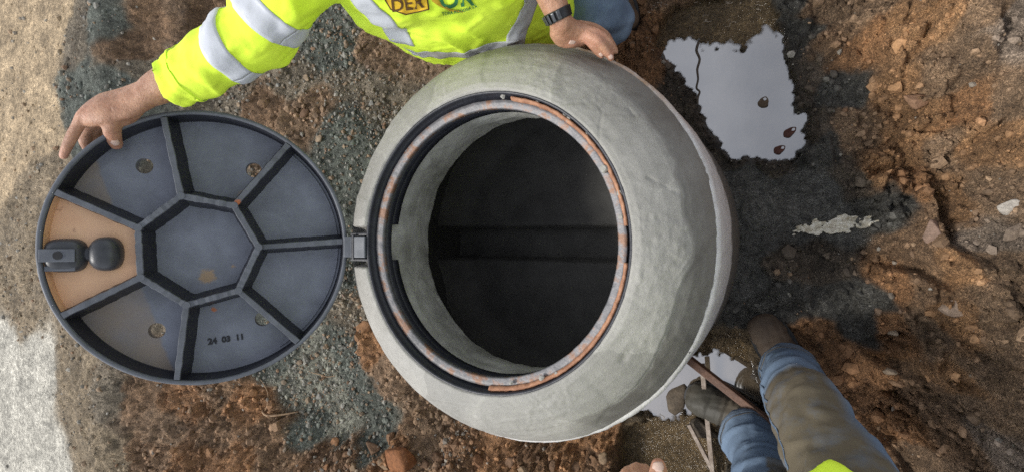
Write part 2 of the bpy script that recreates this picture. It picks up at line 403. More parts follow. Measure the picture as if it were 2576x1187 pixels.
pts = [(*surf(u, v)[:2], z, s) for u, v, z, s in CP] + EXTRA
PX = np.array([p[0] for p in pts]); PY = np.array([p[1] for p in pts]); PZ = np.array([p[2] for p in pts])
keys = list(SOIL)
PS = np.array([keys.index(p[3]) for p in pts])
SX = np.array([SOIL[k][0] for k in keys]); SA = np.array([SOIL[k][1] for k in keys])
SW = np.array([SOIL[k][2] for k in keys]); SP = np.array([SOIL[k][3] for k in keys])

def spaced(segs):
    out = [segs[0][0]]
    for a, b, s0, s1 in segs:
        x, L = a, b - a
        while x < b - 1e-6:
            x += s0 + (s1 - s0) * (x - a) / L
            out.append(min(x, b))
    return np.array(out)
gx = spaced([(-60, -8, 14, 4), (-8, -3.8, 1.0, 0.06), (-3.8, -1.6, 0.014, 0.009), (-1.6, -0.6, 0.0085, 0.0055), (-0.6, 1.12, 0.0048, 0.0042), (1.12, 2.2, 0.008, 0.08), (2.2, 8, 0.2, 1.2), (8, 60, 5, 15)])
gy = spaced([(-60, -8, 14, 4), (-8, -2.0, 1.2, 0.06), (-2.0, -1.0, 0.02, 0.0065), (-1.0, 1.0, 0.0052, 0.0052), (1.0, 2.0, 0.0065, 0.02), (2.0, 8, 0.06, 1.2), (8, 60, 4, 14)])
GX, GY = np.meshgrid(gx, gy, indexing='ij')
shp = GX.shape
X, Y = GX.ravel(), GY.ravel()
wx = X + 0.05 * fbm(X * 5, Y * 5, 4, 101) + 0.018 * fbm(X * 26, Y * 26, 3, 111)
wy = Y + 0.05 * fbm(X * 5, Y * 5, 4, 121) + 0.018 * fbm(X * 26, Y * 26, 3, 131)
Z = np.empty_like(X); COLR = np.empty((len(X), 3)); AMP = np.empty_like(X); WET = np.empty_like(X); PEB = np.empty_like(X)
for i in range(0, len(X), 40000):
    sl = slice(i, i + 40000)
    d2 = (wx[sl, None] - PX) ** 2 + (wy[sl, None] - PY) ** 2 + 1e-5
    w = d2 ** -5.0
    w /= w.sum(1, keepdims=True)
    COLR[sl] = w @ SX[PS]; AMP[sl] = w @ SA[PS]; WET[sl] = w @ SW[PS]; PEB[sl] = w @ SP[PS]
rad = np.hypot(X, Y)
Z = base_height(X, Y)
def polydist(px, x, y, z=-0.752):
    """signed distance (inside negative) to an outline on the pit floor"""
    q = np.array([at(u, v, z)[:2] for u, v in px]); n = len(q)
    d = np.full(x.shape, 9.0); ins = np.zeros(x.shape, bool)
    for i in range(n):
        a, b = q[i], q[(i + 1) % n]; e = b - a
        tt = np.clip(((x - a[0]) * e[0] + (y - a[1]) * e[1]) / (e @ e), 0, 1)
        d = np.minimum(d, np.hypot(x - a[0] - tt * e[0], y - a[1] - tt * e[1]))
        c_ = (a[1] > y) != (b[1] > y)
        ins ^= c_ & (x < (b[0] - a[0]) * (y - a[1]) / (b[1] - a[1] + 1e-12) + a[0])
    return np.where(ins, -d, d)
POOL_A = [(1655, 140), (1690, 110), (1740, 105), (1760, 113), (1830, 108), (1870, 120), (1900, 102), (1925, 75), (1962, 85), (1985, 130), (1990, 180), (2000, 240), (2005, 275), (2035, 290), (2030, 335), (2018, 375), (1998, 402), (1930, 416), (1880, 400), (1835, 405), (1770, 330), (1715, 205), (1672, 150)]
REFL_A = [(1640, 130), (1660, 70), (1690, 30), (1740, 15), (1830, -10), (1930, -5), (1955, 50), (1962, 90), (1920, 100), (1870, 130), (1750, 125), (1690, 125)]  # dark reflection in the water, drawn as a raised brown flat
POOL_B = [(1700, 880), (1748, 893), (1790, 878), (1840, 897), (1885, 922), (1905, 960), (1930, 1015), (1905, 1045), (1800, 1045), (1720, 1040), (1680, 1045), (1640, 1050), (1590, 1030), (1650, 950)]
SHOAL_B = [(1570, 1075), (1640, 1035), (1740, 1030), (1850, 1060), (1880, 1110), (1830, 1160), (1800, 1230), (1560, 1230)]  # shallow brown water, its darker reflection put into the colour too
SHOAL_C = [(1760, 880), (1790, 835), (1850, 838), (1885, 880), (1890, 925), (1840, 905)]
loc = (np.abs(X - .4) < 1.0) & (np.abs(Y) < 1.2)
lx, ly = X[loc], Y[loc]
wob = 0.020 * fbm(lx * 14, ly * 14, 3, 501) + 0.018 * fbm(lx * 60, ly * 60, 3, 511)
pool = np.zeros(len(X)); shoal_refl = np.zeros(len(X))
pd = np.minimum(polydist(POOL_A, lx, ly), polydist(POOL_B, lx, ly)) + wob
sd = np.minimum(np.minimum(polydist(REFL_A, lx, ly), polydist(SHOAL_B, lx, ly)), polydist(SHOAL_C, lx, ly)) + wob
pool[loc] = sstep(0.014, -0.026, pd); shore = np.zeros(len(X)); shore[loc] = np.exp(-(pd / .045) ** 2) * (pd > -.01) + (pd < -.01)
shoal_refl[loc] = sstep(0.012, -0.012, sd)
near = sstep(0.5, 0.62, rad)
big = fbm(X * 2.6, Y * 2.6, 4, 1)
f1, f2, cid = worley(X * 13 + 0.5 * fbm(X * 9, Y * 9, 3, 60), Y * 13 + 0.5 * fbm(X * 9, Y * 9, 3, 70), 2)
g1, g2, gid = worley(X * 34 + 0.4 * fbm(X * 30, Y * 30, 2, 80), Y * 34, 4)
k1, k2, kid = worley(X * 85, Y * 85, 6)
lum1 = sstep(0.02, 0.30, f2 - f1) * (cid > 0.40) * (0.25 + cid)          # clods with steep broken sides
lum2 = sstep(0.02, 0.34, g2 - g1) * (gid > 0.35) * (0.3 + gid)
lum3 = sstep(0.02, 0.40, k2 - k1) * (0.2 + kid)
m1, m2, mid_ = worley(X * 5.2 + 0.8 * fbm(X * 5, Y * 5, 3, 63), Y * 5.2 + 0.8 * fbm(X * 5, Y * 5, 3, 73), 8)
lum0 = sstep(0.0, 0.25, m2 - m1) * (mid_ - 0.35)
patch = np.clip(0.55 + 1.6 * fbm(X * 4.3, Y * 4.3, 3, 77), 0.15, 1.3)
rough = AMP * (0.020 * big + (0.022 + 0.050 * sstep(.76, .9, X)) * lum0 + 0.030 * fbm(X * 7, Y * 7, 5, 21) + patch * (0.017 * lum1 + 0.011 * lum2 + 0.0055 * lum3) + 0.016 * fbm(X * 45, Y * 45, 3, 33))
wallish = sstep(0.76, 0.9, X)
rough = rough * (0.55 + 0.45 * near) * (1 + 0.8 * wallish)
rough = rough + wallish * 0.05 * fbm(X * 5 + 8, Y * 6, 4, 44) * (np.abs(Y) < 2)   # ledges and runnels in the bank
Z = Z + rough
# broken edge of the old surface at the left
edge = -1.66 + 0.10 * fbm(Y * 4 + 2, Y * 0 + 1.5, 4, 51)
Z -= 0.05 * sstep(edge - 0.01, edge + 0.02, X) * (1 - sstep(edge + 0.02, edge + 0.5, X)) * sstep(.1, .25, Y)
WATER = -0.752
Z = np.maximum(Z, WATER + 0.006 + 0.25 * np.abs(rough))
Z = Z * (1 - shoal_refl) + shoal_refl * (WATER + 0.0030 + 0.0025 * fbm(X * 12, Y * 12, 3, 521) + 0.0006 * fbm(X * 70, Y * 70, 2, 525))  # raised flats; in the large puddle a dark reflection put into shape and colour
Z = Z * (1 - pool) + pool * (WATER - 0.036 + 0.02 * fbm(X * 20, Y * 20, 3, 531) + 0.022 * lum3 * (1 - pool * .8))
cs = np.array(SOIL['silt_refl'][0])  # brown of silt, also standing for the dark reflection in the large puddle
COLR = COLR * (1 - 0.45 * shore * (1 - shoal_refl))[:, None]
shf = (shoal_refl * 0.9)[:, None]
COLR = COLR * (1 - shf) + shf * cs
COLR = COLR * (1 + 0.5 * vnoise(X * 40, Y * 40, 91) * (1 - .6 * shoal_refl) + 0.35 * vnoise(X * 14, Y * 14, 92))[:, None]
COLR = COLR * (1 + (0.35 * (mid_ - 0.5))[:, None] * (AMP > 0.8)[:, None])
COLR = COLR * (1 + (0.28 * (cid - 0.5))[:, None] * (AMP > 0.4)[:, None])
WET = np.clip(np.maximum(np.maximum(WET, 1.95 * shoal_refl), shore * 1.1) + 0.4 * (1 - sstep(WATER, WATER + 0.03, Z)), 0, 2.0)
PEB = PEB * (1 - shoal_refl) * (1 - pool)
ZG = Z.reshape(shp)
def ground_z(x, y):
    i = np.clip(np.searchsorted(gx, x) - 1, 0, len(gx) - 2); j = np.clip(np.searchsorted(gy, y) - 1, 0, len(gy) - 2)
    fx = (x - gx[i]) / (gx[i + 1] - gx[i]); fy = (y - gy[j]) / (gy[j + 1] - gy[j])
    return (ZG[i, j] * (1 - fx) + ZG[i + 1, j] * fx) * (1 - fy) + (ZG[i, j + 1] * (1 - fx) + ZG[i + 1, j + 1] * fx) * fy
def ground_val(arr, x, y):
    i = np.clip(np.searchsorted(gx, x), 0, len(gx) - 1); j = np.clip(np.searchsorted(gy, y), 0, len(gy) - 1)
    return arr.reshape(shp + arr.shape[1:])[i, j]
nx, ny = shp
idx = np.arange(nx * ny).reshape(shp)
F = np.stack([idx[:-1, :-1], idx[1:, :-1], idx[1:, 1:], idx[:-1, 1:]], -1).reshape(-1, 4)
cen = np.hypot(X[F].mean(1), Y[F].mean(1))
F = F[cen > 0.5035]
V = np.stack([X, Y, Z], 1)
me = npmesh('ground', V, F)
setcol(me, 'Col', COLR); setval(me, 'Wet', WET)
tag(link('ground', me, M['soil']), kind='structure')

# puddles
def puddle(name, x0, x1, y0, y1):
    xs, ys = np.arange(x0, x1, .0045), np.arange(y0, y1, .0045)
    A_, B_ = np.meshgrid(xs, ys, indexing='ij'); sh = A_.shape
    P = np.stack([A_.ravel(), B_.ravel(), np.full(A_.size, WATER)], 1)
    dep = WATER - ground_z(P[:, 0], P[:, 1])
    ii = np.arange(A_.size).reshape(sh)
    Fq = np.stack([ii[:-1, :-1], ii[1:, :-1], ii[1:, 1:], ii[:-1, 1:]], -1).reshape(-1, 4)
    Fq = Fq[(dep[Fq].max(1) > -.004) & (np.hypot(P[Fq, 0].mean(1), P[Fq, 1].mean(1)) > .500)]
    used = np.unique(Fq); remap = np.zeros(A_.size, np.int64); remap[used] = np.arange(len(used))
    me = npmesh(name, P[used], remap[Fq])
    setval(me, 'Depth', 0.15 + 0.85 * sstep(.0, .010, dep[used]))
    return tag(link(name, me, M['water']), kind='structure')
puddle('puddle', 0.12, 0.96, 0.07, 0.93)
puddle('puddle', 0.12, 0.96, -0.93, -0.22)

# ------------------------------------------------------------------ manhole chamber
def lathe(name, prof, n, mat, parent, disp=None, arc=None, closed=False):
    """prof: list of (radius, z); disp(phi, s, r, z) -> (dr, dz)"""
    prof = np.array(prof, float)
    ph = np.linspace(0, 2 * math.pi, n, endpoint=False) if arc is None else np.linspace(arc[0], arc[1], n)
    s = np.linspace(0, 1, len(prof))
    PH, S = np.meshgrid(ph, s, indexing='ij')
    RR = np.broadcast_to(prof[:, 0], PH.shape).copy(); ZZ = np.broadcast_to(prof[:, 1], PH.shape).copy()
    if disp:
        a, b = disp(PH, S, RR, ZZ); RR = RR + a; ZZ = ZZ + b
    V = np.stack([RR * np.cos(PH), RR * np.sin(PH), ZZ], -1).reshape(-1, 3)
    m = len(prof); i2 = np.arange(n * m).reshape(n, m)
    a = i2 if arc is not None else np.vstack([i2, i2[:1]])
    if closed: a = np.hstack([a, a[:, :1]])
    F = np.stack([a[:-1, :-1], a[1:, :-1], a[1:, 1:], a[:-1, 1:]], -1).reshape(-1, 4)
    me = npmesh(name, V, F)
    if closed and arc is not None:
        bm = bmesh.new(); bm.from_mesh(me); bmesh.ops.holes_fill(bm, edges=bm.edges, sides=0); bm.to_mesh(me); bm.free()
    o = link(name, me, mat, parent)
    return o, PH.ravel(), RR.ravel(), ZZ.ravel()
def dense(prof, k):
    prof = np.array(prof, float)
    d = np.r_[0, np.cumsum(np.hypot(*np.diff(prof, axis=0).T))]
    q = np.linspace(0, d[-1], k)
    return np.stack([np.interp(q, d, prof[:, 0]), np.interp(q, d, prof[:, 1])], 1)

chamber = empty('manhole_chamber', (0, 0, -0.75))
tag(chamber, 'round concrete manhole chamber with a fresh grey mortar cone around its open mouth', 'manhole')
def toch(o):
    o.location = (0, 0, 0.75)          # parts are modelled about the mouth, the thing stands on the pit floor
    return o

def mortar_disp(PH, S, RR, ZZ):
    x, y = RR * np.cos(PH), RR * np.sin(PH)
    wxx = x + 0.05 * fbm(x * 5, y * 5, 3, 201); wyy = y + 0.05 * fbm(x * 5 + 9, y * 5, 3, 205)
    c1, c2, ci = worley(wxx * 6.5, wyy * 6.5, 207); d1, d2, di = worley(wxx * 11 + 3, wyy * 11, 209)
    e = sstep(0.02, 0.15, S) * sstep(0, 0.10, 1 - S)
    h = 0.0034 * (ci - .5) * sstep(0, .07, c2 - c1) + 0.0014 * (di - .5) * sstep(0, .12, d2 - d1) + 0.007 * fbm(x * 3.2, y * 3.2, 3, 211)   # overlapping trowel passes
    h = h + 0.0022 * fbm(x * 60, y * 60, 3, 221) * sstep(-.1, .25, fbm(x * 7, y * 7, 2, 231))
    # gouges left by the trowel edge
    for (u, v, u2, v2, wd, dp) in ((1640, 450, 1715, 492, .0025, .0045), (1585, 275, 1600, 296, .004, .005), (1520, 325, 1550, 350, .009, .003), (1600, 555, 1635, 500, .002, -.002),
                                   (1740, 640, 1700, 700, .002, -.002), (1575, 900, 1590, 880, .006, .004), (1250, 1060, 1345, 1040, .0025, -.0025), (1100, 1000, 1230, 1010, .002, -.002), (1790, 520, 1800, 640, .006, .003)):
        a, b2 = at(u, v, -.05)[:2], at(u2, v2, -.05)[:2]
        ab = b2 - a; L = np.dot(ab, ab)
        tt = np.clip(((x - a[0]) * ab[0] + (y - a[1]) * ab[1]) / L, 0, 1)
        d = np.hypot(x - a[0] - tt * ab[0], y - a[1] - tt * ab[1]) + 0.004 * vnoise(x * 90, y * 90, 240)
        h = h - 0.8 * dp * np.exp(-(d / wd) ** 2) * (0.4 + 1.2 * np.abs(vnoise(x * 70, y * 70, 245)))
    slot = sstep(.056, .046, np.abs(y + .012) - .002 * vnoise(x * 200, y * 200, 255)) * sstep(-.30, -.34, x) * sstep(.450, .438, RR)   # cut-out for the hinge
    h = h * (1 - slot)
    pa = PH - 2 * math.pi * (PH > math.pi)
    skirt = sstep(.451, .455, RR + 0.020 * fbm(x * 9, y * 9, 4, 271)) * sstep(-1.2, -.9, pa) * (1 - sstep(.95, 1.35, pa))
    h = h - 0.0030 * skirt + 0.0015 * fbm(x * 120, y * 120, 3, 275) * sstep(.12, .22, fbm(x * 6 + 3, y * 6, 3, 277))
    edge = (1 - sstep(0.02, 0.12, S)) * (1 - slot)
    lip = 0.003 * fbm(x * 45, y * 45, 3, 251) * edge
    rim = sstep(0.9, 1, S)
    return h * e * 0.35 + lip * 0.6 - rim * 0.010 * np.abs(fbm(x * 30, y * 30, 3, 261)), h * e + lip - slot * .040
MORT = [(.3505, -.012), (.3508, .000), (.356, .005), (.370, .003), (.395, -.009), (.420, -.025), (.445, -.046), (.466, -.070), (.484, -.098), (.497, -.124), (.5035, -.142), (.5045, -.152)]
o, PH, RR, ZZ = lathe('mortar_cone', dense(MORT, 110), 700, M['mortar'], chamber, mortar_disp)
x, y = RR * np.cos(PH), RR * np.sin(PH)
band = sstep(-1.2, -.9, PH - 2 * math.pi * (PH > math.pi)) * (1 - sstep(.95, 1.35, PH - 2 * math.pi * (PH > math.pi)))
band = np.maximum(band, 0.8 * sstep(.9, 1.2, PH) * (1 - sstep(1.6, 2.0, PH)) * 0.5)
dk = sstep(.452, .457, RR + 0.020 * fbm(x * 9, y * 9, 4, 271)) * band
wxx = x + 0.06 * fbm(x * 5, y * 5, 3, 201) + 0.012 * fbm(x * 30, y * 30, 3, 202); wyy = y + 0.06 * fbm(x * 5 + 9, y * 5, 3, 205) + 0.012 * fbm(x * 30, y * 30, 3, 203)
c1, c2, ci = worley(wxx * 5.0 + 2, wyy * 5.0, 287)
e1, e2, ei = worley(wxx * 9.0 + 5, wyy * 9.0, 289)
tone = 0.5 + 0.75 * (ci - .5) + 0.35 * (ei - .5) + 0.5 * np.exp(-((c2 - c1) / .035) ** 2) * (vnoise(x * 12, y * 12, 291) > .08)
setval(o.data, 'Tone', np.clip(tone, 0, 1.3))
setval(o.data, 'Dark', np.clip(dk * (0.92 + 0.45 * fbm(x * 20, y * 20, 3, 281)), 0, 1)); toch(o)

def ring_disp(PH, S, RR, ZZ):
    return 0.002 * fbm(PH * 14, ZZ * 20, 3, 301) + 0.0015 * fbm(PH * 90, ZZ * 90, 2, 305), 0 * RR
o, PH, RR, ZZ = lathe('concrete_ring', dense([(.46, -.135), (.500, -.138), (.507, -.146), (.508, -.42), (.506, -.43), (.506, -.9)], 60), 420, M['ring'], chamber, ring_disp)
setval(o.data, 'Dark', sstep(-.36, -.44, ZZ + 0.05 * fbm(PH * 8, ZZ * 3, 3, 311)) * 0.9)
pm = PH - 2 * math.pi * (PH > math.pi)
setval(o.data, 'Mud', np.clip(sstep(.45, .8, pm) * (1 - sstep(1.5, 2.2, pm)) * (0.75 + 0.9 * fbm(PH * 25, ZZ * 25, 4, 321)), 0, 1)); toch(o)

def throat_disp(PH, S, RR, ZZ):
    n = fbm(PH * 6, ZZ * 18, 4, 331)
    return 0.004 * n + 0.001 * sstep(.0, .08, n) + 0.0012 * fbm(PH * 40, ZZ * 120, 3, 341), 0.0012 * fbm(PH * 30, ZZ * 5, 3, 345) * sstep(.7, 1, S)
o, *_ = lathe('throat', dense([(.345, -.045), (.337, -.08), (.331, -.13), (.334, -.20), (.340, -.255), (.345, -.263), (.40, -.265)], 50), 420, M['throat'], chamber, throat_disp); toch(o)
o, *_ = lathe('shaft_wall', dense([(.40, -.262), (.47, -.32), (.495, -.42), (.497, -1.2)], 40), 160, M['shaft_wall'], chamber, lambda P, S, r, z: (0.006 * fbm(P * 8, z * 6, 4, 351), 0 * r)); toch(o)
# benching with a half-round channel across the bottom
n = 61
xs = np.linspace(-.52, .52, n); ys = np.linspace(-.52, .52, 121)
P, Fc = [], []
for i, xx in enumerate(xs):
    for j, yy in enumerate(ys):
        a = abs(yy + .01)
        rr = math.hypot(xx, yy); zz = (-.62 + 0.05 * (a - .05) + 0.10 * max(0, (rr - .40) / .10) ** 2) if a > .056 else -.62 - 0.030 - 0.030 * math.sqrt(max(0, 1 - (a / .056) ** 2))
        P.append((xx, yy, zz + 0.006 * float(fbm(np.array([xx * 12]), np.array([yy * 12]), 2, 361)[0])))
for i in range(n - 1):
    for j in range(120):
        if math.hypot((xs[i] + xs[i + 1]) / 2, (ys[j] + ys[j + 1]) / 2) < .506: Fc.append((i * 121 + j, (i + 1) * 121 + j, (i + 1) * 121 + j + 1, i * 121 + j + 1))
P = [(px_ * min(1, .5015 / max(1e-6, math.hypot(px_, py_))), py_ * min(1, .5015 / max(1e-6, math.hypot(px_, py_))), pz_) for px_, py_, pz_ in P]   # fit the round wall
me = mesh('channel_floor', P, Fc)
bm = bmesh.new(); bm.from_mesh(me); bmesh.ops.delete(bm, geom=[v for v in bm.verts if not v.link_faces], context='VERTS'); bm.to_mesh(me); bm.free()
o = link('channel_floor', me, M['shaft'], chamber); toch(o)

# ------------------------------------------------------------------ iron frame in the mouth
frame = empty('manhole_ring', (0, 0, -.12))
tag(frame, 'black iron seating ring with a worn rusty seat set in the mortar mouth', 'manhole ring')
def tofr(o): o.location = (0, 0, .12); return o
jit = lambda a: (lambda P, S, r, z: (a * fbm(P * 30, z * 200, 3, 371), a * fbm(P * 30 + 9, z * 200, 3, 375)))
o, *_ = lathe('flange', [(.3545, -.02), (.3545, -.001), (.3525, .001), (.3465, .001), (.3455, -.003), (.3445, -.026), (.336, -.0275), (.336, -.040), (.3545, -.040)], 300, M['iron_dark'], frame, jit(.0006), closed=True); tofr(o)
o, *_ = lathe('seat_ring', [(.3365, -.034), (.3363, -.0205), (.3352, -.019), (.3280, -.0205), (.3185, -.0215), (.3162, -.0225), (.3155, -.034)], 300, M['seat'], frame, jit(.0009), closed=True); tofr(o)
o, *_ = lathe('skirt', [(.3285, -.032), (.3175, -.033), (.3170, -.056), (.3175, -.058), (.328, -.058)], 300, M['iron_dark'], frame, jit(.0004), closed=True); tofr(o)
o, *_ = lathe('lower_skirt', [(.330, -.0585), (.3215, -.059), (.3215, -.088), (.331, -.088)], 260, M['iron_dark'], frame, jit(.0006), arc=(R(-171.5), R(171.5)), closed=True); tofr(o)
for a0, a1 in ((R(-88), R(-6.5)), (R(6.5), R(78))):
    o, *_ = lathe('gasket', [(.3435, -.026), (.3430, -.008), (.3395, -.006), (.3335, -.013), (.3335, -.026)], 120, M['rust'], frame, jit(.0022), arc=(a0, a1), closed=True); tofr(o)
def box(name, sx, sy, sz, mat, parent, loc, rot=(0, 0, 0), bev=0.003, jitter=0.0):
    bm = bmesh.new(); bmesh.ops.create_cube(bm, size=1)
    for v in bm.verts:
        v.co = Vector((v.co.x * sx, v.co.y * sy, v.co.z * sz)) + Vector([random.uniform(-jitter, jitter) for _ in range(3)])
    if bev: bmesh.ops.bevel(bm, geom=bm.edges[:], offset=bev, segments=2, affect='EDGES', profile=0.7)
    me = bpy.data.meshes.new(name); bm.to_mesh(me); bm.free()
    o = link(name, me, mat, parent); o.location = loc; o.rotation_euler = rot
    return o
HY = -0.012
# hinge housing cut into the flange
for dy in (-.034, .034):
    box('hinge_cheek', .062, .006, .045, M['iron_dark'], frame, (-.378, HY + dy, .098), bev=.0015)
box('hinge_seat', .058, .062, .008, M['iron_dark'], frame, (-.380, HY, .082), bev=.0015)

# ------------------------------------------------------------------ the open cover
BETA = 0.796
LX = np.array([math.cos(BETA), 0, -math.sin(BETA)]); LN = np.array([math.sin(BETA), 0, math.cos(BETA)])
RL = 0.345
LC = np.array([-.416, -.012, -.027]) - LX * RL * 1.06
cover = empty('manhole_cover')
cover.matrix_world = Matrix(((LX[0], 0, LN[0], LC[0]), (0, 1, 0, LC[1]), (LX[2], 0, LN[2], LC[2]), (0, 0, 0, 1)))
tag(cover, 'round ribbed cast iron cover swung open on its hinge, underside with seven ribs showing', 'manhole cover')
def lidpt(u, v, off=0.0):              # a place on the open cover's underside plane
    d = ray(u, v)
    return CAM + d * (np.dot(LC + LN * off - CAM, LN) / np.dot(d, LN))
FL = -0.062                            # pocket floor below the rib tops
# plate with the four lifting holes
bm = bmesh.new()
bmesh.ops.create_cone(bm, cap_ends=True, segments=160, radius1=.340, radius2=.340, depth=.022)
bmesh.ops.translate(bm, verts=bm.verts, vec=(0, 0, FL - .011))
pm_ = bpy.data.meshes.new('plate'); bm.to_mesh(pm_); bm.free()
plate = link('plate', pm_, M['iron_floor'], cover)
HOLES = [(-.146, .206), (.105, .206), (.127, -.194), (-.119, -.212)]
bm = bmesh.new()
for hx, hy in HOLES:
    bmesh.ops.create_cone(bm, cap_ends=True, segments=28, radius1=.0195, radius2=.0195, depth=.12, matrix=Matrix.Translation((hx, hy, FL)))
cm_ = bpy.data.meshes.new('cut'); bm.to_mesh(cm_); bm.free()
cut = link('cut', cm_, None, cover)
mod = plate.modifiers.new('b', 'BOOLEAN'); mod.object = cut; mod.operation = 'DIFFERENCE'; mod.solver = 'EXACT'
nm = evalmesh(plate, 'plate'); plate.modifiers.clear(); plate.data = nm; nm.name = 'plate'
bpy.data.objects.remove(cut)
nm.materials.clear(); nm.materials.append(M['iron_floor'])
o, *_ = lathe('rim', [(.334, -.084), (.3445, -.082), (.345, -.010), (.3440, -.001), (.3420, .0005), (.3355, .0005), (.3340, -.002), (.3320, -.010), (.3315, -.056), (.328, -.0635), (.326, -.072)], 240, M['iron'], cover, jit(.0007), closed=True)
o, *_ = lathe('rim_wall', [(.3326, -.005), (.3314, -.010), (.3308, -.057), (.3275, -.0612)], 240, M['iron_dark'], cover)  # darker inner face of the rim, pocket shade put into the colour
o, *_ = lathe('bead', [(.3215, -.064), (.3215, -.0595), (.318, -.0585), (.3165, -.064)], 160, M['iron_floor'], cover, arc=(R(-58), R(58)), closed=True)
def bar(name, p, q, w0, w1, z0, z1, mat, parent):
    """a tapering rib from p to q: w0 wide at its crest z1, w1 wide at its foot z0"""
    p, q = np.array(p, float), np.array(q, float)
    d = (q - p) / np.linalg.norm(q - p); nrm = np.array([-d[1], d[0]])
    V = []
    K = 14
    for i in range(K + 1):
        c_ = p + (q - p) * i / K
        j = rng.normal(0, .0005, 4)
        for sgn, w, z in ((-1, w1, z0), (-1, w0, z1 - .002), (-.8, w0, z1), (.8, w0, z1), (1, w0, z1 - .002), (1, w1, z0)):
            e = c_ + nrm * sgn * (w / 2 + j[0]); V.append((e[0], e[1], z + j[1] * (z > -.05)))
    Fc = [(i * 6 + k, (i + 1) * 6 + k, (i + 1) * 6 + k + 1, i * 6 + k + 1) for i in range(K) for k in range(5)]
    Fc += [tuple(range(6)), tuple(K * 6 + k for k in reversed(range(6)))]
    me = mesh(name, V, Fc, False)
    o = link(name, me, mat, parent); me.materials.append(M['iron_dark'])
    me.polygons.foreach_set('material_index', [0 if (i < 5 * K and i % 5 in (1, 2, 3)) else 1 for i in range(len(me.polygons))])  # sides darker than crests: bitumen plus their shade put into the colour
    return o
for k_ in range(7):
    a = R(2.5 + 360 / 7 * k_)
    p = HEX[k_]; q = (.3325 * math.cos(a), .3325 * math.sin(a)); nx_ = HEX[(k_ + 1) % 7]
    low = .0 if k_ not in (0,) else -.012
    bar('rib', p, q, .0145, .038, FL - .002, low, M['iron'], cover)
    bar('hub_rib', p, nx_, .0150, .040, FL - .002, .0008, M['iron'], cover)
    bm = bmesh.new(); bmesh.ops.create_cone(bm, cap_ends=True, segments=20, radius1=.0145, radius2=.0090, depth=-FL + .004)
    me = bpy.data.meshes.new('boss'); bm.to_mesh(me); bm.free()
    o = link('boss', me, M['iron'], cover); o.location = (p[0], p[1], FL / 2)
# the orange pocket with the lock
k3_, k4_ = 3, 4
a3, a4 = R(2.5 + 360 / 7 * 3), R(2.5 + 360 / 7 * 4)
arc_ = [(.3308 * math.cos(a), .3308 * math.sin(a)) for a in np.linspace(a3 + .01, a4 - .01, 40)]
ZP = -.030
top = [HEX[3]] + arc_ + [HEX[4]]
V = [(x, y, ZP) for x, y in top] + [(x, y, FL - .001) for x, y in top]
n = len(top)
Fc = [tuple(reversed(range(n)))] + [(i, i + 1, n + i + 1, n + i) for i in range(n - 1)]
me = mesh('lock_pocket', V, Fc, False)
bm = bmesh.new(); bm.from_mesh(me); bmesh.ops.recalc_face_normals(bm, faces=bm.faces); bm.to_mesh(me); bm.free()
link('lock_pocket', me, M['primer'], cover)
# inner lip of that pocket, brown with primer too
o, *_ = lathe('pocket_wall', [(.3292, ZP - .002), (.3300, -.016), (.3312, -.004)], 40, M['primer'], cover, arc=(a3 + .03, a4 - .03))
def lump(name, loc, rx, ry, rz, mat, parent, sq=2.0, flat=-1.0):
    bm = bmesh.new(); bmesh.ops.create_uvsphere(bm, u_segments=36, v_segments=22, radius=1)
    for v in bm.verts:
        c_ = v.co
        f = (abs(c_.x) ** sq + abs(c_.y) ** sq + abs(c_.z) ** sq) ** (-1 / sq)
        c_ = c_ * f
        v.co = Vector((c_.x * rx, c_.y * ry, max(c_.z, flat) * rz))
    me = bpy.data.meshes.new(name); bm.to_mesh(me); bm.free()
    me.polygons.foreach_set('use_smooth', [True] * len(me.polygons))
    o = link(name, me, mat, parent); o.location = loc
    return o
M['lockiron'] = simple('lock_iron', (0.030, 0.032, 0.036), (0.055, 0.058, 0.066), 40, 0.38, 0.25, 250, 0.0015)
lump('lock_knob', (-.212, -.014, ZP + .008), .034, .041, .036, M['lockiron'], cover, 2.5)
lump('lock_neck', (-.252, -.014, ZP), .024, .017, .018, M['lockiron'], cover, 2.2)
hs_ = lump('lock_housing', (-.294, -.017, ZP), .042, .040, .034, M['lockiron'], cover, 3.2)
slab = box('lock_plate', .070, .030, .008, M['iron'], hs_, (-.006, .001, .034), bev=.002)
bm = bmesh.new(); bmesh.ops.create_cone(bm, cap_ends=True, segments=24, radius1=.0095, radius2=.0095, depth=.004)
me = bpy.data.meshes.new('keyhole'); bm.to_mesh(me); bm.free()
o = link('keyhole', me, M['stamp'], hs_); o.location = (-.004, .001, .0375)
box('lock_tongue', .060, .012, .016, M['iron'], hs_, (-.004, -.030, .020), bev=.002)
box('lock_bolt', .012, .008, .010, M['seat'], hs_, (-.040, -.040, .012), bev=.001)
# date stamped on a pocket floor
fc = bpy.data.curves.new('date', 'FONT'); fc.body = '24  03  11'; fc.size = .021; fc.extrude = .0012; fc.align_x = 'CENTER'; fc.offset = .0008
fo = link('date_stamp', fc); me = evalmesh(fo, 'date_stamp'); bpy.data.objects.remove(fo)
o = link('date_stamp', me, M['stamp'], cover); o.location = (.040, -.250, FL + .0012); o.rotation_euler = (0, 0, R(6))
# hinge arm reaching to the frame, modelled where it lies and carried by the cover
bpy.context.view_layer.update()
def on_cover(o):
    o.parent = cover; o.matrix_parent_inverse = cover.matrix_world.inverted(); return o
on_cover(box('hinge_arm', .046, .056, .018, M['iron'], None, (-.376, HY, .000), rot=(0, R(4), 0), bev=.003))
on_cover(box('hinge_knuckle', .030, .056, .020, M['iron'], None, (-.4145, HY, -.004), rot=(0, R(28), 0), bev=.004))
on_cover(box('hinge_pin', .008, .066, .008, M['iron_dark'], None, (-.391, HY, .008), bev=.003))

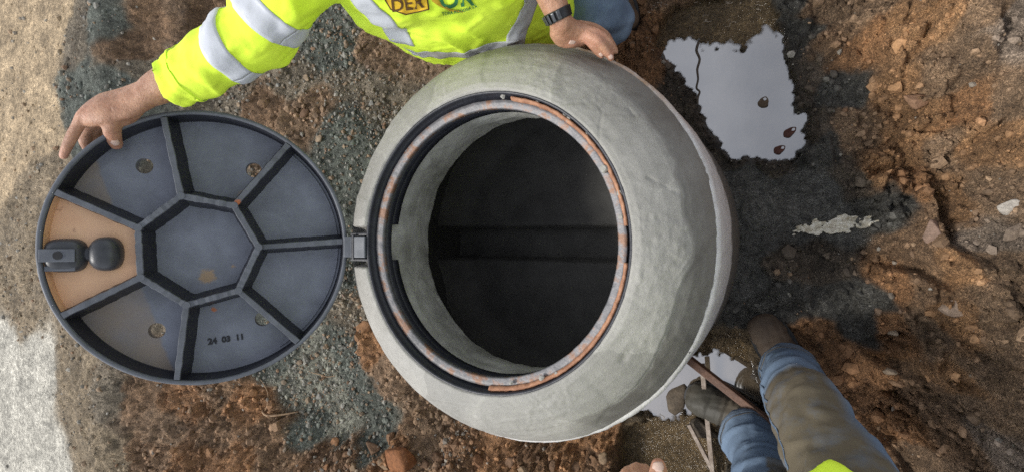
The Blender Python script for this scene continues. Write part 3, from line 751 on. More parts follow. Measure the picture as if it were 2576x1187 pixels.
# ------------------------------------------------------------------ stones
ICO_V, ICO_F = [], []
bm = bmesh.new(); bmesh.ops.create_icosphere(bm, subdivisions=1, radius=1)
ICO_V = np.array([v.co[:] for v in bm.verts]); ICO_F = np.array([[v.index for v in f.verts] for f in bm.faces]); bm.free()
bm = bmesh.new(); bmesh.ops.create_icosphere(bm, subdivisions=3, radius=1)
I3_V = np.array([v.co[:] for v in bm.verts]); I3_F = np.array([[v.index for v in f.verts] for f in bm.faces]); bm.free()
I12_V, I12_F = ICO_V, ICO_F

def scatter(name, n, size0, size1, label, cat, field=None, own=False, smooth=False):
    # more where the ground is gravelly and near
    pick_x = np.concatenate([rng.uniform(-3.4, -0.4, n * 3), rng.uniform(-1.6, 1.1, n * 3)]); pick_y = rng.uniform(-1.25, 1.25, n * 6)
    dens = ground_val(PEB if field is None else field, pick_x, pick_y)
    clump = 0.35 + 1.4 * np.clip(fbm(pick_x * 6, pick_y * 6, 3, 401) + 0.25, 0, 1)
    zz = ground_z(pick_x, pick_y)
    wgt = np.where(pick_x < -1.5, 0.35, 1.0)
    ok = (rng.random(n * 6) < dens * clump * wgt) & (np.hypot(pick_x, pick_y) > .535) & (zz > WATER + .006)
    sel = np.nonzero(ok)[0][:n]
    px, py, pz = pick_x[sel], pick_y[sel], zz[sel]
    k = len(sel)
    s = size0 * (size1 / size0) ** (rng.random(k) ** 2.2)
    base = ground_val(COLR, px, py)
    tone = rng.random(k)
    grey = np.array([0.26, 0.245, 0.21]); tanc = np.array([0.30, 0.20, 0.12]); org = np.array([0.23, 0.125, 0.065])
    cc = np.where((tone < .40)[:, None], base * rng.uniform(.8, 1.7, (k, 1)), np.where((tone < .74)[:, None], grey * rng.uniform(.5, 1.35, (k, 1)), np.where((tone < .94)[:, None], tanc * rng.uniform(.5, 1.2, (k, 1)), org)))
    cc = 0.75 * cc + 0.25 * base
    if own: cc = base * rng.uniform(.75, 1.45, (k, 1))
    ax = rng.normal(size=(k, 3)); ax /= np.linalg.norm(ax, axis=1, keepdims=True)
    an = rng.uniform(0, 6.28, k)
    K = np.zeros((k, 3, 3)); K[:, 0, 1] = -ax[:, 2]; K[:, 0, 2] = ax[:, 1]; K[:, 1, 0] = ax[:, 2]; K[:, 1, 2] = -ax[:, 0]; K[:, 2, 0] = -ax[:, 1]; K[:, 2, 1] = ax[:, 0]
    Rm = np.eye(3) + np.sin(an)[:, None, None] * K + (1 - np.cos(an))[:, None, None] * (K @ K)
    base_v, base_f = (I12_V, I12_F) if smooth else (ICO_V, ICO0_F)
    nb = len(base_v)
    shape = rng.uniform(.55, 1.15, (k, 1, 3))
    Vv = base_v[None] * shape * rng.uniform(.66 if smooth else .75, 1.28, (k, nb, 1))
    Vv = np.einsum('kij,kvj->kvi', Rm, Vv) * s[:, None, None]
    Vv += np.stack([px, py, pz - s * 0.18 if smooth else pz + s * 0.2], 1)[:, None]
    Ff = base_f[None] + (np.arange(k) * nb)[:, None, None]
    me = npmesh(name, Vv.reshape(-1, 3), Ff.reshape(-1, 3), False)
    setcol(me, 'Col', np.repeat(cc, nb, 0))
    return tag(link(name, me, M['pebble']), label, cat, kind='stuff')
bm = bmesh.new(); bmesh.ops.create_icosphere(bm, subdivisions=1, radius=1); bm.free()
bm = bmesh.new(); bmesh.ops.create_icosphere(bm, subdivisions=0 + 1, radius=1); bm.free()
_t = (1 + 5 ** .5) / 2
ICO_V = np.array([(-1, _t, 0), (1, _t, 0), (-1, -_t, 0), (1, -_t, 0), (0, -1, _t), (0, 1, _t), (0, -1, -_t), (0, 1, -_t), (_t, 0, -1), (_t, 0, 1), (-_t, 0, -1), (-_t, 0, 1)]) / math.sqrt(1 + _t * _t)
ICO0_F = np.array([(0, 11, 5), (0, 5, 1), (0, 1, 7), (0, 7, 10), (0, 10, 11), (1, 5, 9), (5, 11, 4), (11, 10, 2), (10, 7, 6), (7, 1, 8), (3, 9, 4), (3, 4, 2), (3, 2, 6), (3, 6, 8), (3, 8, 9), (4, 9, 5), (2, 4, 11), (6, 2, 10), (8, 6, 7), (9, 8, 1)])
CRUMB = np.clip(sstep(.55, 1.0, AMP) * (1 - shoal_refl) * (1 - pool) * (0.35 + 0.9 * sstep(.72, .86, X) + 0.5 * sstep(-.5, -.8, Y)), 0, 1)
scatter('gravel', 18000, .0022, .013, 'fine grey and tan gravel strewn over the pit sides', 'gravel')
scatter('soil_crumbs', 5000, .003, .015, 'loose crumbs of brown soil on the banks and along the pit foot', 'soil', CRUMB, True)
scatter('soil_clods', 1000, .008, .028, 'lumpy clods of brown clay on the banks and pit foot', 'soil', CRUMB, True, True)

def stone(u, v, z, size, colr, label, cat='stone', group=None, flat=0.7, ang=0.0, wet=0.85, stretch=1.35, seed=0, name='stone'):
    p = surf(u, v)
    z = max(WATER - .01, float(ground_z(np.array([p[0]]), np.array([p[1]]))[0])); p = np.array([p[0], p[1], z + size * (-0.12 if p[0] > .75 else 0.15) * flat])
    r_ = np.random.default_rng(seed + int(u * 7 + v))
    Vv = I3_V.copy()
    cuts = r_.normal(size=(13, 3)); cuts /= np.linalg.norm(cuts, axis=1, keepdims=True)
    for c_ in cuts:                                     # knock flat faces off a ball
        d = Vv @ c_; lim = r_.uniform(.45, .82)
        Vv = Vv - np.clip(d - lim, 0, None)[:, None] * c_ * 0.95
    Vv = Vv * (1 + 0.10 * noise3(Vv, 2.5, int(u) % 50) + (0.22 if cat == 'clod' else 0.07) * noise3(Vv, 7.0, int(v) % 40))[:, None]
    Vv = Vv * np.array([size * stretch, size, size * flat])
    c_, s_ = math.cos(ang), math.sin(ang)
    Vv[:, :2] = Vv[:, :2] @ np.array([[c_, s_], [-s_, c_]])
    me = npmesh(name, Vv, I3_F, True)
    mt = simple('stone_' + label[:20], tuple(x * .6 for x in colr), tuple(min(1, x * 1.35) for x in colr), 60, wet, 0.7, 150, 0.004)
    o = link(name, me, mt); o.location = p
    return tag(o, label, cat, group)
BR, TN, GR, OR, PK = (0.13, 0.075, 0.042), (0.25, 0.185, 0.12), (0.23, 0.22, 0.195), (0.235, 0.12, 0.055), (0.23, 0.16, 0.12)
for a in [
    (928, 823, -.6, .032, OR, 'orange clod pressed against the left flank of the mortar cone', 'clod'),
    (765, 285, -.5, .022, BR, 'rounded brown stone in the gravel above the cover', 'stone'),
    (805, 350, -.5, .020, TN, 'pale tan stone right of the cover beside the rim', 'stone'),
    (770, 197, -.5, .016, TN, 'tan stone in the gravel below the yellow sleeve', 'stone'),
    (935, 262, -.6, .015, GR, 'grey angular stone above the left shoulder of the cone', 'stone'),
    (1035, 1140, -.62, .060, (0.21, 0.085, 0.032), 'large reddish clod half buried below the cone', 'clod'),
    (945, 1125, -.62, .030, BR, 'brown clod at the foot of the green gravel heap', 'clod'),
    (1205, 1165, -.66, .028, (0.20, 0.10, 0.05), 'brown clod at the bottom edge under the cone', 'clod'),
    (805, 1040 - 45, -.5, .016, GR, 'round grey cobble on the green gravel heap', 'stone'),
    (792, 992, -.5, .010, TN, 'small tan pebble beside the round cobble on the heap', 'stone'),
    (2535, 520, -.04, .022, (0.42, 0.38, 0.33), 'whitish stone at the right edge of the bank', 'stone'),
    (2395, 770, -.2, .028, (0.26, 0.19, 0.14), 'grey-brown stone stuck in the bank right of the boot', 'stone'),
    (2235, 945 - 15, -.5, .020, (0.34, 0.26, 0.18), 'pale angular stone sticking from the bank beside the leg', 'stone'),
    (2240, 830, -.5, .016, (0.32, 0.25, 0.18), 'pale wedge of stone in the bank above the leg', 'stone'),
    (2330, 585, -.35, .026, (0.24, 0.16, 0.12), 'pinkish brown stone in the bank right of the dark soil', 'stone'),
    (2290, 270, -.3, .024, (0.26, 0.15, 0.09), 'reddish stone in the upper bank', 'stone'),
    (1700, 1012, -.74, .045, (0.085, 0.065, 0.045), 'flat wet stone standing in water at the toe of the boot', 'stone'),
    (1765, 1088, -.74, .038, (0.070, 0.055, 0.040), 'dark wet stone in water under the ankle of the boot', 'stone'),
    (1895, 1010 - 60, -.75, .012, (0.06, 0.05, 0.04), 'small dark pebble in the small puddle by the leg', 'stone'),
]:
    stone(*a, ang=random.uniform(0, 3))
ORD = ['first', 'second', 'third', 'fourth', 'fifth', 'sixth', 'seventh', 'eighth', 'ninth', 'tenth', 'eleventh', 'twelfth', 'thirteenth', 'fourteenth', 'fifteenth', 'sixteenth']
for i, (u, v) in enumerate(sorted([(850, 1110), (885, 1135), (990, 1095), (1075, 1165), (1110, 1140), (1140, 1175), (1290, 1160), (1330, 1175), (1400, 1160), (1450, 1172), (1500, 1150), (1530, 1130), (975, 1165), (900, 1170), (840, 1165), (1365, 1140)])):
    stone(u, v, -.65, random.uniform(.014, .026), random.choice([BR, (0.17, 0.095, 0.05), (0.2, 0.10, 0.045), (0.22, 0.15, 0.09)]), ORD[i] + ' from the left of the brown clods along the lower pit edge', 'clod', 'clods along the lower pit edge', ang=random.uniform(0, 3), seed=i)
for i, (u, v) in enumerate(sorted([(560, 240), (590, 262), (700, 215), (745, 235), (820, 250), (860, 270), (880, 160), (900, 110), (870, 370), (820, 380), (930, 170), (985, 195), (880, 740), (900, 760), (870, 760)])):
    stone(u, v, -.55, random.uniform(.006, .012), random.choice([GR, TN, PK]), ORD[i] + ' from the left of the small pale stones in the gravel beside the cone', 'stone', 'small stones in the gravel', ang=random.uniform(0, 3), seed=i + 40)

# ------------------------------------------------------------------ people
def cloth(name, c1, c2, mudcol=None, wscale=900, rough=0.85, weave=0.25, sheen=0.0):
    t = NT(name)
    c = t.ramp(t.noise(6, 5, 0.6), [(0.3, c1), (0.7, c2)])
    if mudcol:
        m = t.math('MULTIPLY', t.attr('Mud', 'Fac'), t.ramp(t.noise(16, 6, 0.65), [(0.25, 0.5), (0.5, 1.0)]))
        c = t.mix(m, c, mudcol)
    t.col(c); t.set(Roughness=rough)
    t.b.inputs['Specular IOR Level'].default_value = 0.25
    b = t.bump(t.noise(22, 4, 0.5), 0.25, 0.012); t.bump(t.noise(wscale, 2), weave, 0.001, b)
    return t.m
M['hivis'] = cloth('lime_hivis_cloth', (0.66, 0.90, 0.045), (0.76, 0.95, 0.085), (0.17, 0.24, 0.03))
M['tape'] = cloth('silver_reflective_tape', (0.46, 0.48, 0.52), (0.58, 0.60, 0.64), (0.28, 0.25, 0.2), rough=0.45, weave=0.1)
M['denim'] = cloth('blue_denim', (0.072, 0.106, 0.158), (0.150, 0.205, 0.280), (0.112, 0.092, 0.062), wscale=700)
t = NT('skin')
c = t.ramp(t.noise(28, 5, 0.6), [(0.3, (0.30, 0.145, 0.085)), (0.7, (0.50, 0.275, 0.17))])
c = t.mix(t.ramp(t.noise(130, 5, 0.7), [(0.3, 0.45), (0.5, 0.0)]), c, (0.20, 0.095, 0.055))
c = t.mix(t.math('MULTIPLY', t.attr('Red', 'Fac'), 0.6), c, (0.52, 0.24, 0.165))
t.col(c); t.set(Roughness=0.5); t.b.inputs['Subsurface Weight'].default_value = 0.12; t.b.inputs['Subsurface Radius'].default_value = (0.02, 0.008, 0.004)
t.b.inputs['Subsurface Scale'].default_value = 0.3
b = t.bump(t.noise(75, 5, 0.65, dist=0.8), 0.55, 0.005); t.bump(t.noise(330, 3), 0.4, 0.0015, b)
M['skin'] = t.m
M['nail'] = simple('fingernail', (0.58, 0.40, 0.32), (0.66, 0.48, 0.40), 60, 0.3, 0)
M['hair'] = simple('dark_hair', (0.02, 0.015, 0.012), (0.04, 0.03, 0.025), 80, 0.6, 0.6, 300, 0.004)
M['boot'] = cloth('muddy_boot_leather', (0.045, 0.034, 0.026), (0.085, 0.063, 0.047), (0.125, 0.088, 0.058), rough=0.7)
M['boot_olive'] = cloth('wet_boot_leather', (0.042, 0.039, 0.032), (0.075, 0.070, 0.057), (0.115, 0.095, 0.07), rough=0.55)
M['lace'] = simple('dirty_lace', (0.10, 0.085, 0.065), (0.2, 0.17, 0.13), 60, 0.8, 0)
M['black'] = simple('black_rubber', (0.012, 0.012, 0.013), (0.022, 0.022, 0.024), 60, 0.45, 0.2, 200, 0.001)
M['watch'] = simple('watch_metal', (0.05, 0.052, 0.056), (0.11, 0.115, 0.12), 90, 0.3, 0.1, 300, 0.0005, metal=0.6)

def tube(bm, pts, n=18, cap=True, flat0=False):
    """a closed round body through (point, radius or (rx, ry)) with rounded ends"""
    P = [np.array(p, float) for p, _ in pts]; Rr = [(r, r) if np.isscalar(r) else r for _, r in pts]
    # smooth the spine
    Q, RQ = [], []
    m = len(P)
    for i in range(m - 1):
        p0, p1, p2, p3 = P[max(i - 1, 0)], P[i], P[i + 1], P[min(i + 2, m - 1)]
        for k in range(4):
            t_ = k / 4
            Q.append(0.5 * ((2 * p1) + (-p0 + p2) * t_ + (2 * p0 - 5 * p1 + 4 * p2 - p3) * t_ ** 2 + (-p0 + 3 * p1 - 3 * p2 + p3) * t_ ** 3))
            RQ.append(tuple(a + (b_ - a) * t_ for a, b_ in zip(Rr[i], Rr[i + 1])))
    Q.append(P[-1]); RQ.append(Rr[-1])
    d0 = (Q[0] - Q[1]) / np.linalg.norm(Q[0] - Q[1]); d1 = (Q[-1] - Q[-2]) / np.linalg.norm(Q[-1] - Q[-2])
    if cap:
        pre = [] if flat0 else [(Q[0] + d0 * min(RQ[0]) * math.sin(a), math.cos(a)) for a in (R(72), R(48), R(24))]
        post = [(Q[-1] + d1 * min(RQ[-1]) * math.sin(a), math.cos(a)) for a in (R(24), R(48), R(72))]
        Qa = [p for p, _ in pre] + Q + [p for p, _ in post]
        Ra = [(RQ[0][0] * f, RQ[0][1] * f) for _, f in pre] + RQ + [(RQ[-1][0] * f, RQ[-1][1] * f) for _, f in post]
    else: Qa, Ra = Q, RQ
    rings = []
    side = None
    for i, q in enumerate(Qa):
        d = Qa[min(i + 1, len(Qa) - 1)] - Qa[max(i - 1, 0)]; d = d / (np.linalg.norm(d) + 1e-9)
        if side is None:
            side = np.cross(d, (0.13, 0.21, 0.97)); 
        side = side - d * (side @ d); side /= np.linalg.norm(side)
        up = np.cross(d, side)
        rings.append([bm.verts.new(q + side * math.cos(2 * math.pi * k / n) * Ra[i][0] + up * math.sin(2 * math.pi * k / n) * Ra[i][1]) for k in range(n)])
    for a, b_ in zip(rings, rings[1:]):
        for k in range(n):
            bm.faces.new((a[k], a[(k + 1) % n], b_[(k + 1) % n], b_[k]))
    bm.faces.new(list(reversed(rings[0]))); bm.faces.new(rings[-1])
def stack(bm, rings, n=40):
    """a closed upright body of (centre, rx, ry, turn) ellipses"""
    vs_ = []
    for c_, rx, ry, tn in rings:
        ct_, st_ = math.cos(tn), math.sin(tn)
        row = []
        for k in range(n):
            a = 2 * math.pi * k / n
            ex = math.copysign(abs(math.cos(a)) ** .85, math.cos(a)) * rx; ey = math.copysign(abs(math.sin(a)) ** .85, math.sin(a)) * ry
            row.append(bm.verts.new((c_[0] + ex * ct_ - ey * st_, c_[1] + ex * st_ + ey * ct_, c_[2])))
        vs_.append(row)
    for a, b_ in zip(vs_, vs_[1:]):
        for k in range(n): bm.faces.new((a[k], a[(k + 1) % n], b_[(k + 1) % n], b_[k]))
    bm.faces.new(list(reversed(vs_[0]))); bm.faces.new(vs_[-1])
def fuse(name, bm, voxel, smooth, mat, parent, inv):
    """one continuous surface over the overlapping bodies in bm"""
    me = bpy.data.meshes.new(name); bmesh.ops.recalc_face_normals(bm, faces=bm.faces); bm.to_mesh(me); bm.free()
    o = link(name, me)
    r_ = o.modifiers.new('r', 'REMESH'); r_.mode = 'VOXEL'; r_.voxel_size = voxel
    s_ = o.modifiers.new('s', 'SMOOTH'); s_.iterations = smooth; s_.factor = 0.5
    nm = evalmesh(o, name); bpy.data.objects.remove(o)
    nm.polygons.foreach_set('use_smooth', [True] * len(nm.polygons))
    o = link(name, nm, mat, parent)
    o.location = [-a for a in inv]
    return o
def crease(P, sc, s=0):                # sharp folds: ridges where noise crosses zero
    return 1 - np.clip(np.abs(noise3(P, sc, s)) * 5.5, 0, 1)
def segdist(P, a, b):
    a, b = np.array(a), np.array(b); e = b - a
    tt = np.clip((P - a) @ e / (e @ e), 0, 1)
    return np.linalg.norm(P - a - tt[:, None] * e, axis=1), tt
def bvh(o):
    me = o.data
    return BVHTree.FromPolygons([v.co for v in me.vertices], [p.vertices for p in me.polygons])
def band(name, tree, axis, t0, t1, mat, parent, inv, lift=0.0018, out=0.17, a0=0, a1=2 * math.pi, n=72, k=7, skew=0.0):
    """a strip of tape round a limb, lying on the cloth"""
    ax = [np.array(p, float) for p in axis]
    L = np.r_[0, np.cumsum([np.linalg.norm(b_ - a) for a, b_ in zip(ax, ax[1:])])]
    def pt(t_): return np.array([np.interp(t_ * L[-1], L, [p[i] for p in ax]) for i in range(3)])
    V = []
    for j in range(k + 1):
        for i in range(n + 1):
            a = a0 + (a1 - a0) * i / n
            t_ = t0 + (t1 - t0) * j / k + skew * math.sin(a)
            c_ = pt(t_); d = pt(t_ + .02) - pt(t_ - .02); d /= np.linalg.norm(d)
            s1 = np.cross(d, (0, 0, 1.0)); s1 /= np.linalg.norm(s1); s2 = np.cross(s1, d)
            dr = s1 * math.cos(a) + s2 * math.sin(a)
            hit = tree.ray_cast(Vector(c_ + dr * out), Vector(-dr), out + .02)
            V.append(hit[0] + hit[1] * lift if hit[0] is not None else Vector(c_ + dr * .09))
    Fc = [(j * (n + 1) + i, j * (n + 1) + i + 1, (j + 1) * (n + 1) + i + 1, (j + 1) * (n + 1) + i) for j in range(k) for i in range(n)]
    o = link(name, mesh(name, V, Fc), mat, parent); o.location = [-a for a in inv]
    sd_ = o.modifiers.new('t', 'SOLIDIFY'); sd_.thickness = .0012; sd_.offset = 1
    return o
def ribbon(name, tree, path, widths, mat, parent, inv, lift=0.002, k=8, sub=10):
    """a strip of tape laid along a path on the cloth: path of world points near the surface"""
    P = []
    path = [np.array(p, float) for p in path]
    for i in range(len(path) - 1):
        for q in range(sub): P.append((path[i] + (path[i + 1] - path[i]) * q / sub, widths[i] + (widths[i + 1] - widths[i]) * q / sub))
    P.append((path[-1], widths[-1]))
    V = []
    for i, (p, w) in enumerate(P):
        loc_, nr, *_ = tree.find_nearest(Vector(p))
        d = Vector(P[min(i + 1, len(P) - 1)][0] - P[max(i - 1, 0)][0]).normalized()
        sd = nr.cross(d).normalized()
        for j in range(k + 1):
            q = loc_ + sd * (w * (j / k - .5)) + nr * .03
            h = tree.ray_cast(q, -nr, .09)
            if h[0] is None: h = tree.find_nearest(q)
            V.append(h[0] + h[1] * lift)
    m = k + 1
    Fc = [(i * m + j, i * m + j + 1, (i + 1) * m + j + 1, (i + 1) * m + j) for i in range(len(P) - 1) for j in range(k)]
    o = link(name, mesh(name, V, Fc), mat, parent); o.location = [-a for a in inv]
    sd_ = o.modifiers.new('t', 'SOLIDIFY'); sd_.thickness = .0012; sd_.offset = 1
    return o
def nail(parent, inv, tip, back, normal, w, l):
    """a small curved plate on a fingertip"""
    tip, back, nr = Vector(tip), Vector(back), Vector(normal).normalized()
    d = (tip - back).normalized(); nr = (nr - d * nr.dot(d)).normalized(); sd = d.cross(nr)
    V = []
    for i in range(7):
        for j in range(7):
            a, b_ = i / 6 * 2 - 1, j / 6
            V.append(tip + d * (l * (b_ - .6)) * 1.0 + sd * (w * a * (1 - .25 * abs(b_ - .5) * 2 * abs(a))) - nr * (0.30 * w * a * a + 0.12 * l * b_ * b_))
    Fc = [(i * 7 + j, i * 7 + j + 1, (i + 1) * 7 + j + 1, (i + 1) * 7 + j) for i in range(6) for j in range(6)]
    o = link('fingernail', mesh('fingernail', V, Fc), M['nail'], parent); o.location = [-a for a in inv]
    sd_ = o.modifiers.new('t', 'SOLIDIFY'); sd_.thickness = .0010; sd_.offset = 0
    return o

# ---- the worker kneeling behind the cone
inv = (0, .82, -.72)
w1 = empty('person', inv)
tag(w1, 'worker in lime jacket with silver bands holding the open cover, other hand on the cone', 'person')
SH_R, SH_L = np.array([-.265, .62, .245]), np.array([.095, .72, .265])
cuff = lidpt(428, 205, .050); elbow = atd(640, 92, 1.215)
wr1 = lidpt(372, 236, .035)
fore = cuff + (elbow - cuff) * .12
WR2 = at(1414, 62, -.028); EL2 = np.array([.120, .735, .110])
# skin: one continuous body with head, arms and hands
bm = bmesh.new()
stack(bm, [((-.05, .74, -.42), .12, .08, 0), ((-.05, .72, -.2), .12, .08, 0), ((-.05, .68, .1), .14, .09, .05), ((-.05, .66, .24), .13, .07, .1), ((-.05, .65, .30), .06, .05, .1)])
tube(bm, [((-.05, .65, .26), .055), ((-.05, .635, .36), .052), ((-.05, .62, .42), .055)])
hd = np.array([-.05, .585, .53])
tube(bm, [(hd + (0, .02, -.08), (.055, .065)), (hd + (0, .01, -.03), (.068, .085)), (hd + (0, .015, .03), (.074, .092)), (hd + (0, .02, .07), (.062, .075))])
tube(bm, [(hd + (0, -.085, .01), .010), (hd + (0, -.108, -.02), .014)], 10)               # nose
for sx in (-1, 1): tube(bm, [(hd + (sx * .074, .01, .015), .012), (hd + (sx * .078, .012, -.02), .010)], 10)   # ears
tube(bm, [((-.1, .66, .22), .05), (SH_R, .05), (elbow, .048), (cuff, .042), (wr1, (.036, .031))])
tube(bm, [((.0, .67, .22), .05), (SH_L, .05), (EL2, .044), (WR2 + (EL2 - WR2) * .3, .034), (WR2, (.029, .023))])
# hand on the cover
ik = lidpt(214, 287, .006)
palm_c = lidpt(290, 272, .010)
tube(bm, [(wr1, (.036, .029)), (lidpt(318, 260, .020), (.044, .026)), (lidpt(262, 275, .012), (.044, .024)), (lidpt(222, 292, -.004), (.030, .020))])
tube(bm, [(lidpt(250, 275, .008), .017), (ik, .0150), (lidpt(196, 318, -.004), .0135), (lidpt(182, 343, -.010), .0132), (lidpt(168, 372, -.020), .0112), (lidpt(160, 392, -.028), .0095)])     # index, outside the rim
tube(bm, [(lidpt(262, 290, -.010), .016), (lidpt(222, 318, -.035), .0145), (lidpt(212, 352, -.075), .013), (lidpt(222, 375, -.110), .011)])                           # middle, behind the rim
tube(bm, [(lidpt(285, 292, -.010), .016), (lidpt(244, 316, -.045), .0145), (lidpt(236, 340, -.085), .012), (lidpt(250, 360, -.115), .0105)])
tube(bm, [(lidpt(310, 290, -.010), .015), (lidpt(272, 306, -.045), .013), (lidpt(262, 322, -.080), .011), (lidpt(270, 340, -.105), .0095)])
th = [lidpt(318, 268, .018), lidpt(290, 288, .018), lidpt(282, 316, .008), lidpt(284, 340, -.012), lidpt(292, 362, -.034)]
tube(bm, list(zip(th, (.026, .0235, .0205, .0185, .0150))))                              # thumb, pressed into the pocket
tube(bm, [(lidpt(350, 262, .012), .020), (lidpt(325, 288, .008), .021), (lidpt(302, 300, .008), .019)])   # ball of the thumb
# hand lying on the cone
def on(u, v, z): return at(u, v, z)
tube(bm, [(WR2, (.029, .022)), (on(1424, 82, -.048), (.036, .021)), (on(1450, 88, -.066), (.034, .017)), (on(1476, 88, -.078), (.026, .013))])
tube(bm, [(on(1455, 92, -.068), .0130), (on(1478, 99, -.074), .0118), (on(1496, 120, -.083), .0106), (on(1507, 134, -.094), .0088), (on(1513, 141, -.100), .0070)])
tube(bm, [(on(1462, 84, -.068), .0132), (on(1497, 98, -.070), .0122), (on(1518, 119, -.082), .0108), (on(1532, 138, -.096), .0090), (on(1538, 148, -.104), .0070)])
tube(bm, [(on(1462, 74, -.070), .0128), (on(1502, 84, -.076), .0118), (on(1532, 106, -.092), .0104), (on(1548, 130, -.112), .0078)])
tube(bm, [(on(1456, 64, -.072), .0115), (on(1494, 70, -.084), .0100), (on(1522, 86, -.106), .0088), (on(1536, 102, -.124), .0068)])
tube(bm, [(on(1404, 84, -.050), .020), (on(1412, 100, -.060), .0170), (on(1428, 107, -.066), .0140), (on(1441, 108, -.070), .0115)])     # thumb
body = fuse('body', bm, .0034, 4, M['skin'], w1, inv)
P = coords(body.data)
d1_ = np.min([np.linalg.norm(P - q, axis=1) for q in (ik, th[-1], th[-2], on(1513, 141, -.1), on(1538, 148, -.1), on(1441, 108, -.07), lidpt(160, 392, -.028), on(1497, 98, -.07), on(1478, 99, -.07))], axis=0)
setval(body.data, 'Red', np.clip(1 - d1_ / .03, 0, 1))
bt = bvh(body)
def nail_on(tree, parent, tip_px, back_px, w, l):
    A_ = tree.ray_cast(Vector(CAM), Vector(ray(*tip_px)).normalized(), 5); B_ = tree.ray_cast(Vector(CAM), Vector(ray(*back_px)).normalized(), 5)
    if A_[0] is not None and B_[0] is not None: nail(parent, (0, 0, 0), A_[0] + A_[1] * .0014, B_[0], A_[1], w, l)
nail_on(bt, body, (290, 362), (284, 342), .0095, .019)
nail_on(bt, body, (1441, 108), (1428, 105), .0075, .015)
nail_on(bt, body, (1512, 139), (1504, 130), .0050, .010)
nail_on(bt, body, (1537, 145), (1530, 135), .0050, .010)
bm = bmesh.new(); stack(bm, [(hd + (0, .035, .0), .079, .080, 0), (hd + (0, .03, .05), .080, .088, 0), (hd + (0, .028, .09), .066, .074, 0), (hd + (0, .028, .115), .030, .035, 0)], 30)
fuse('hair', bm, .006, 3, M['hair'], body, (0, 0, 0))
# jacket
AX_R = [cuff, cuff + (elbow - cuff) * .5, elbow, elbow + (SH_R - elbow) * .5, SH_R]
bm = bmesh.new()
stack(bm, [((-.13, .695, -.44), .235, .160, .0), ((-.14, .68, -.36), .245, .165, .0), ((-.14, .665, -.2), .255, .165, .02), ((-.12, .65, -.02), .260, .160, .04), ((-.09, .645, .12), .255, .150, .08), ((-.07, .65, .22), .225, .130, .12), ((-.05, .655, .285), .15, .10, .13), ((-.05, .65, .33), .075, .07, .1)], 60)
tube(bm, [(cuff, (.062, .058)), (cuff + (elbow - cuff) * .06, (.061, .057)), (cuff + (elbow - cuff) * .25, (.070, .064)), (cuff + (elbow - cuff) * .6, (.086, .076)), (elbow, (.094, .084)), (elbow + (SH_R - elbow) * .5, (.098, .090)), (SH_R, (.094, .090)), ((-.14, .65, .2), .10)], 26, flat0=True)
CF2 = WR2 + (EL2 - WR2) * .26
tube(bm, [(CF2, (.048, .046)), (CF2 + (EL2 - CF2) * .5, (.056, .052)), (EL2, (.066, .062)), (EL2 + (SH_L - EL2) * .5, (.076, .072)), (SH_L, (.085, .082)), ((.06, .67, .2), .10)], 26, flat0=True)
jk = fuse('jacket', bm, .0068, 5, M['hivis'], w1, inv)
P, N = coords(jk.data), normals(jk.data)
dR, tR = segdist(P, cuff, SH_R)
wR = np.clip(1 - dR / .16, 0, 1)
dL, tL = segdist(P, CF2, SH_L); wL = np.clip(1 - dL / .14, 0, 1)
wT = np.clip(1 - np.maximum(wR, wL) * 1.6, 0, 1)
q = P @ ((SH_R - cuff) / np.linalg.norm(SH_R - cuff))
h = wR * (0.011 * np.sin(q * 55 + 8 * noise3(P, 6, 3)) * np.clip(0.2 + 2.4 * noise3(P, 5, 9), 0, 1) + 0.016 * noise3(P, 11, 11))
h += wL * 0.012 * noise3(P * np.array([1, 1, 1]), 20, 13)
h += wT * (0.012 * np.sin((P[:, 2] * 26 + P[:, 0] * 14) + 7 * noise3(P, 4.5, 15)) * np.clip(0.35 + 1.5 * noise3(P, 5, 17), 0, 1) + 0.022 * noise3(P, 6, 19))
h += 0.011 * crease(P, 4.5, 81) * (0.4 + wR) + 0.007 * crease(P, 8, 83) + 0.004 * crease(P, 15, 84) - 0.008
h += -0.010 * np.exp(-((tR - .06) / .012) ** 2) * wR * 0.6
setcoords(jk.data, P + N * h[:, None])
P = coords(jk.data)
mudv = wR * np.clip(1 - tR / .45, 0, 1) * np.clip(.30 + 4.0 * noise3(P, 10, 23), 0, .9) + wT * sstep(-.1, -.34, P[:, 2]) * np.clip(.2 + 3.0 * noise3(P, 9, 29), 0, .9) * sstep(-.30, -.1, P[:, 0])
setval(jk.data, 'Mud', np.clip(mudv, 0, 1))
jt = bvh(jk)
def tapemud(o, amt=0.0):
    P_ = coords(o.data); setval(o.data, 'Mud', np.clip(amt + 1.2 * noise3(P_, 14, 31), 0, 1) if amt else np.zeros(len(P_)))
AXR = [cuff, elbow, SH_R]
tapemud(band('reflective_band', jt, AXR, .335, .44, M['tape'], w1, inv))
tapemud(band('reflective_band', jt, AXR, .60, .72, M['tape'], w1, inv))
o = band('cuff_seam', jt, AXR, .110, .120, M['hivis'], w1, inv, lift=.003); tapemud(o)
def hitj(u, v):
    h_ = jt.ray_cast(Vector(CAM), Vector(ray(u, v)).normalized(), 5)
    return np.array(h_[0]) if h_[0] is not None else None
def pathpx(px):
    return [p for p in (hitj(u, v) for u, v in px) if p is not None]
for px, wds, am in (([(845, -70), (905, 0), (960, 55), (1015, 110), (1060, 150)], (.070, .070, .066, .060, .055), 0.0), ([(1375, -70), (1345, -10), (1322, 40), (1300, 90), (1290, 125)], (.062, .062, .058, .052, .05), .15)):
    pp = pathpx(px)
    if len(pp) > 1: tapemud(ribbon('reflective_band', jt, pp, wds[:len(pp)], M['tape'], w1, inv), am)
pp = pathpx([(1030, 128), (1085, 135), (1140, 138), (1200, 128), (1260, 116), (1320, 100)])
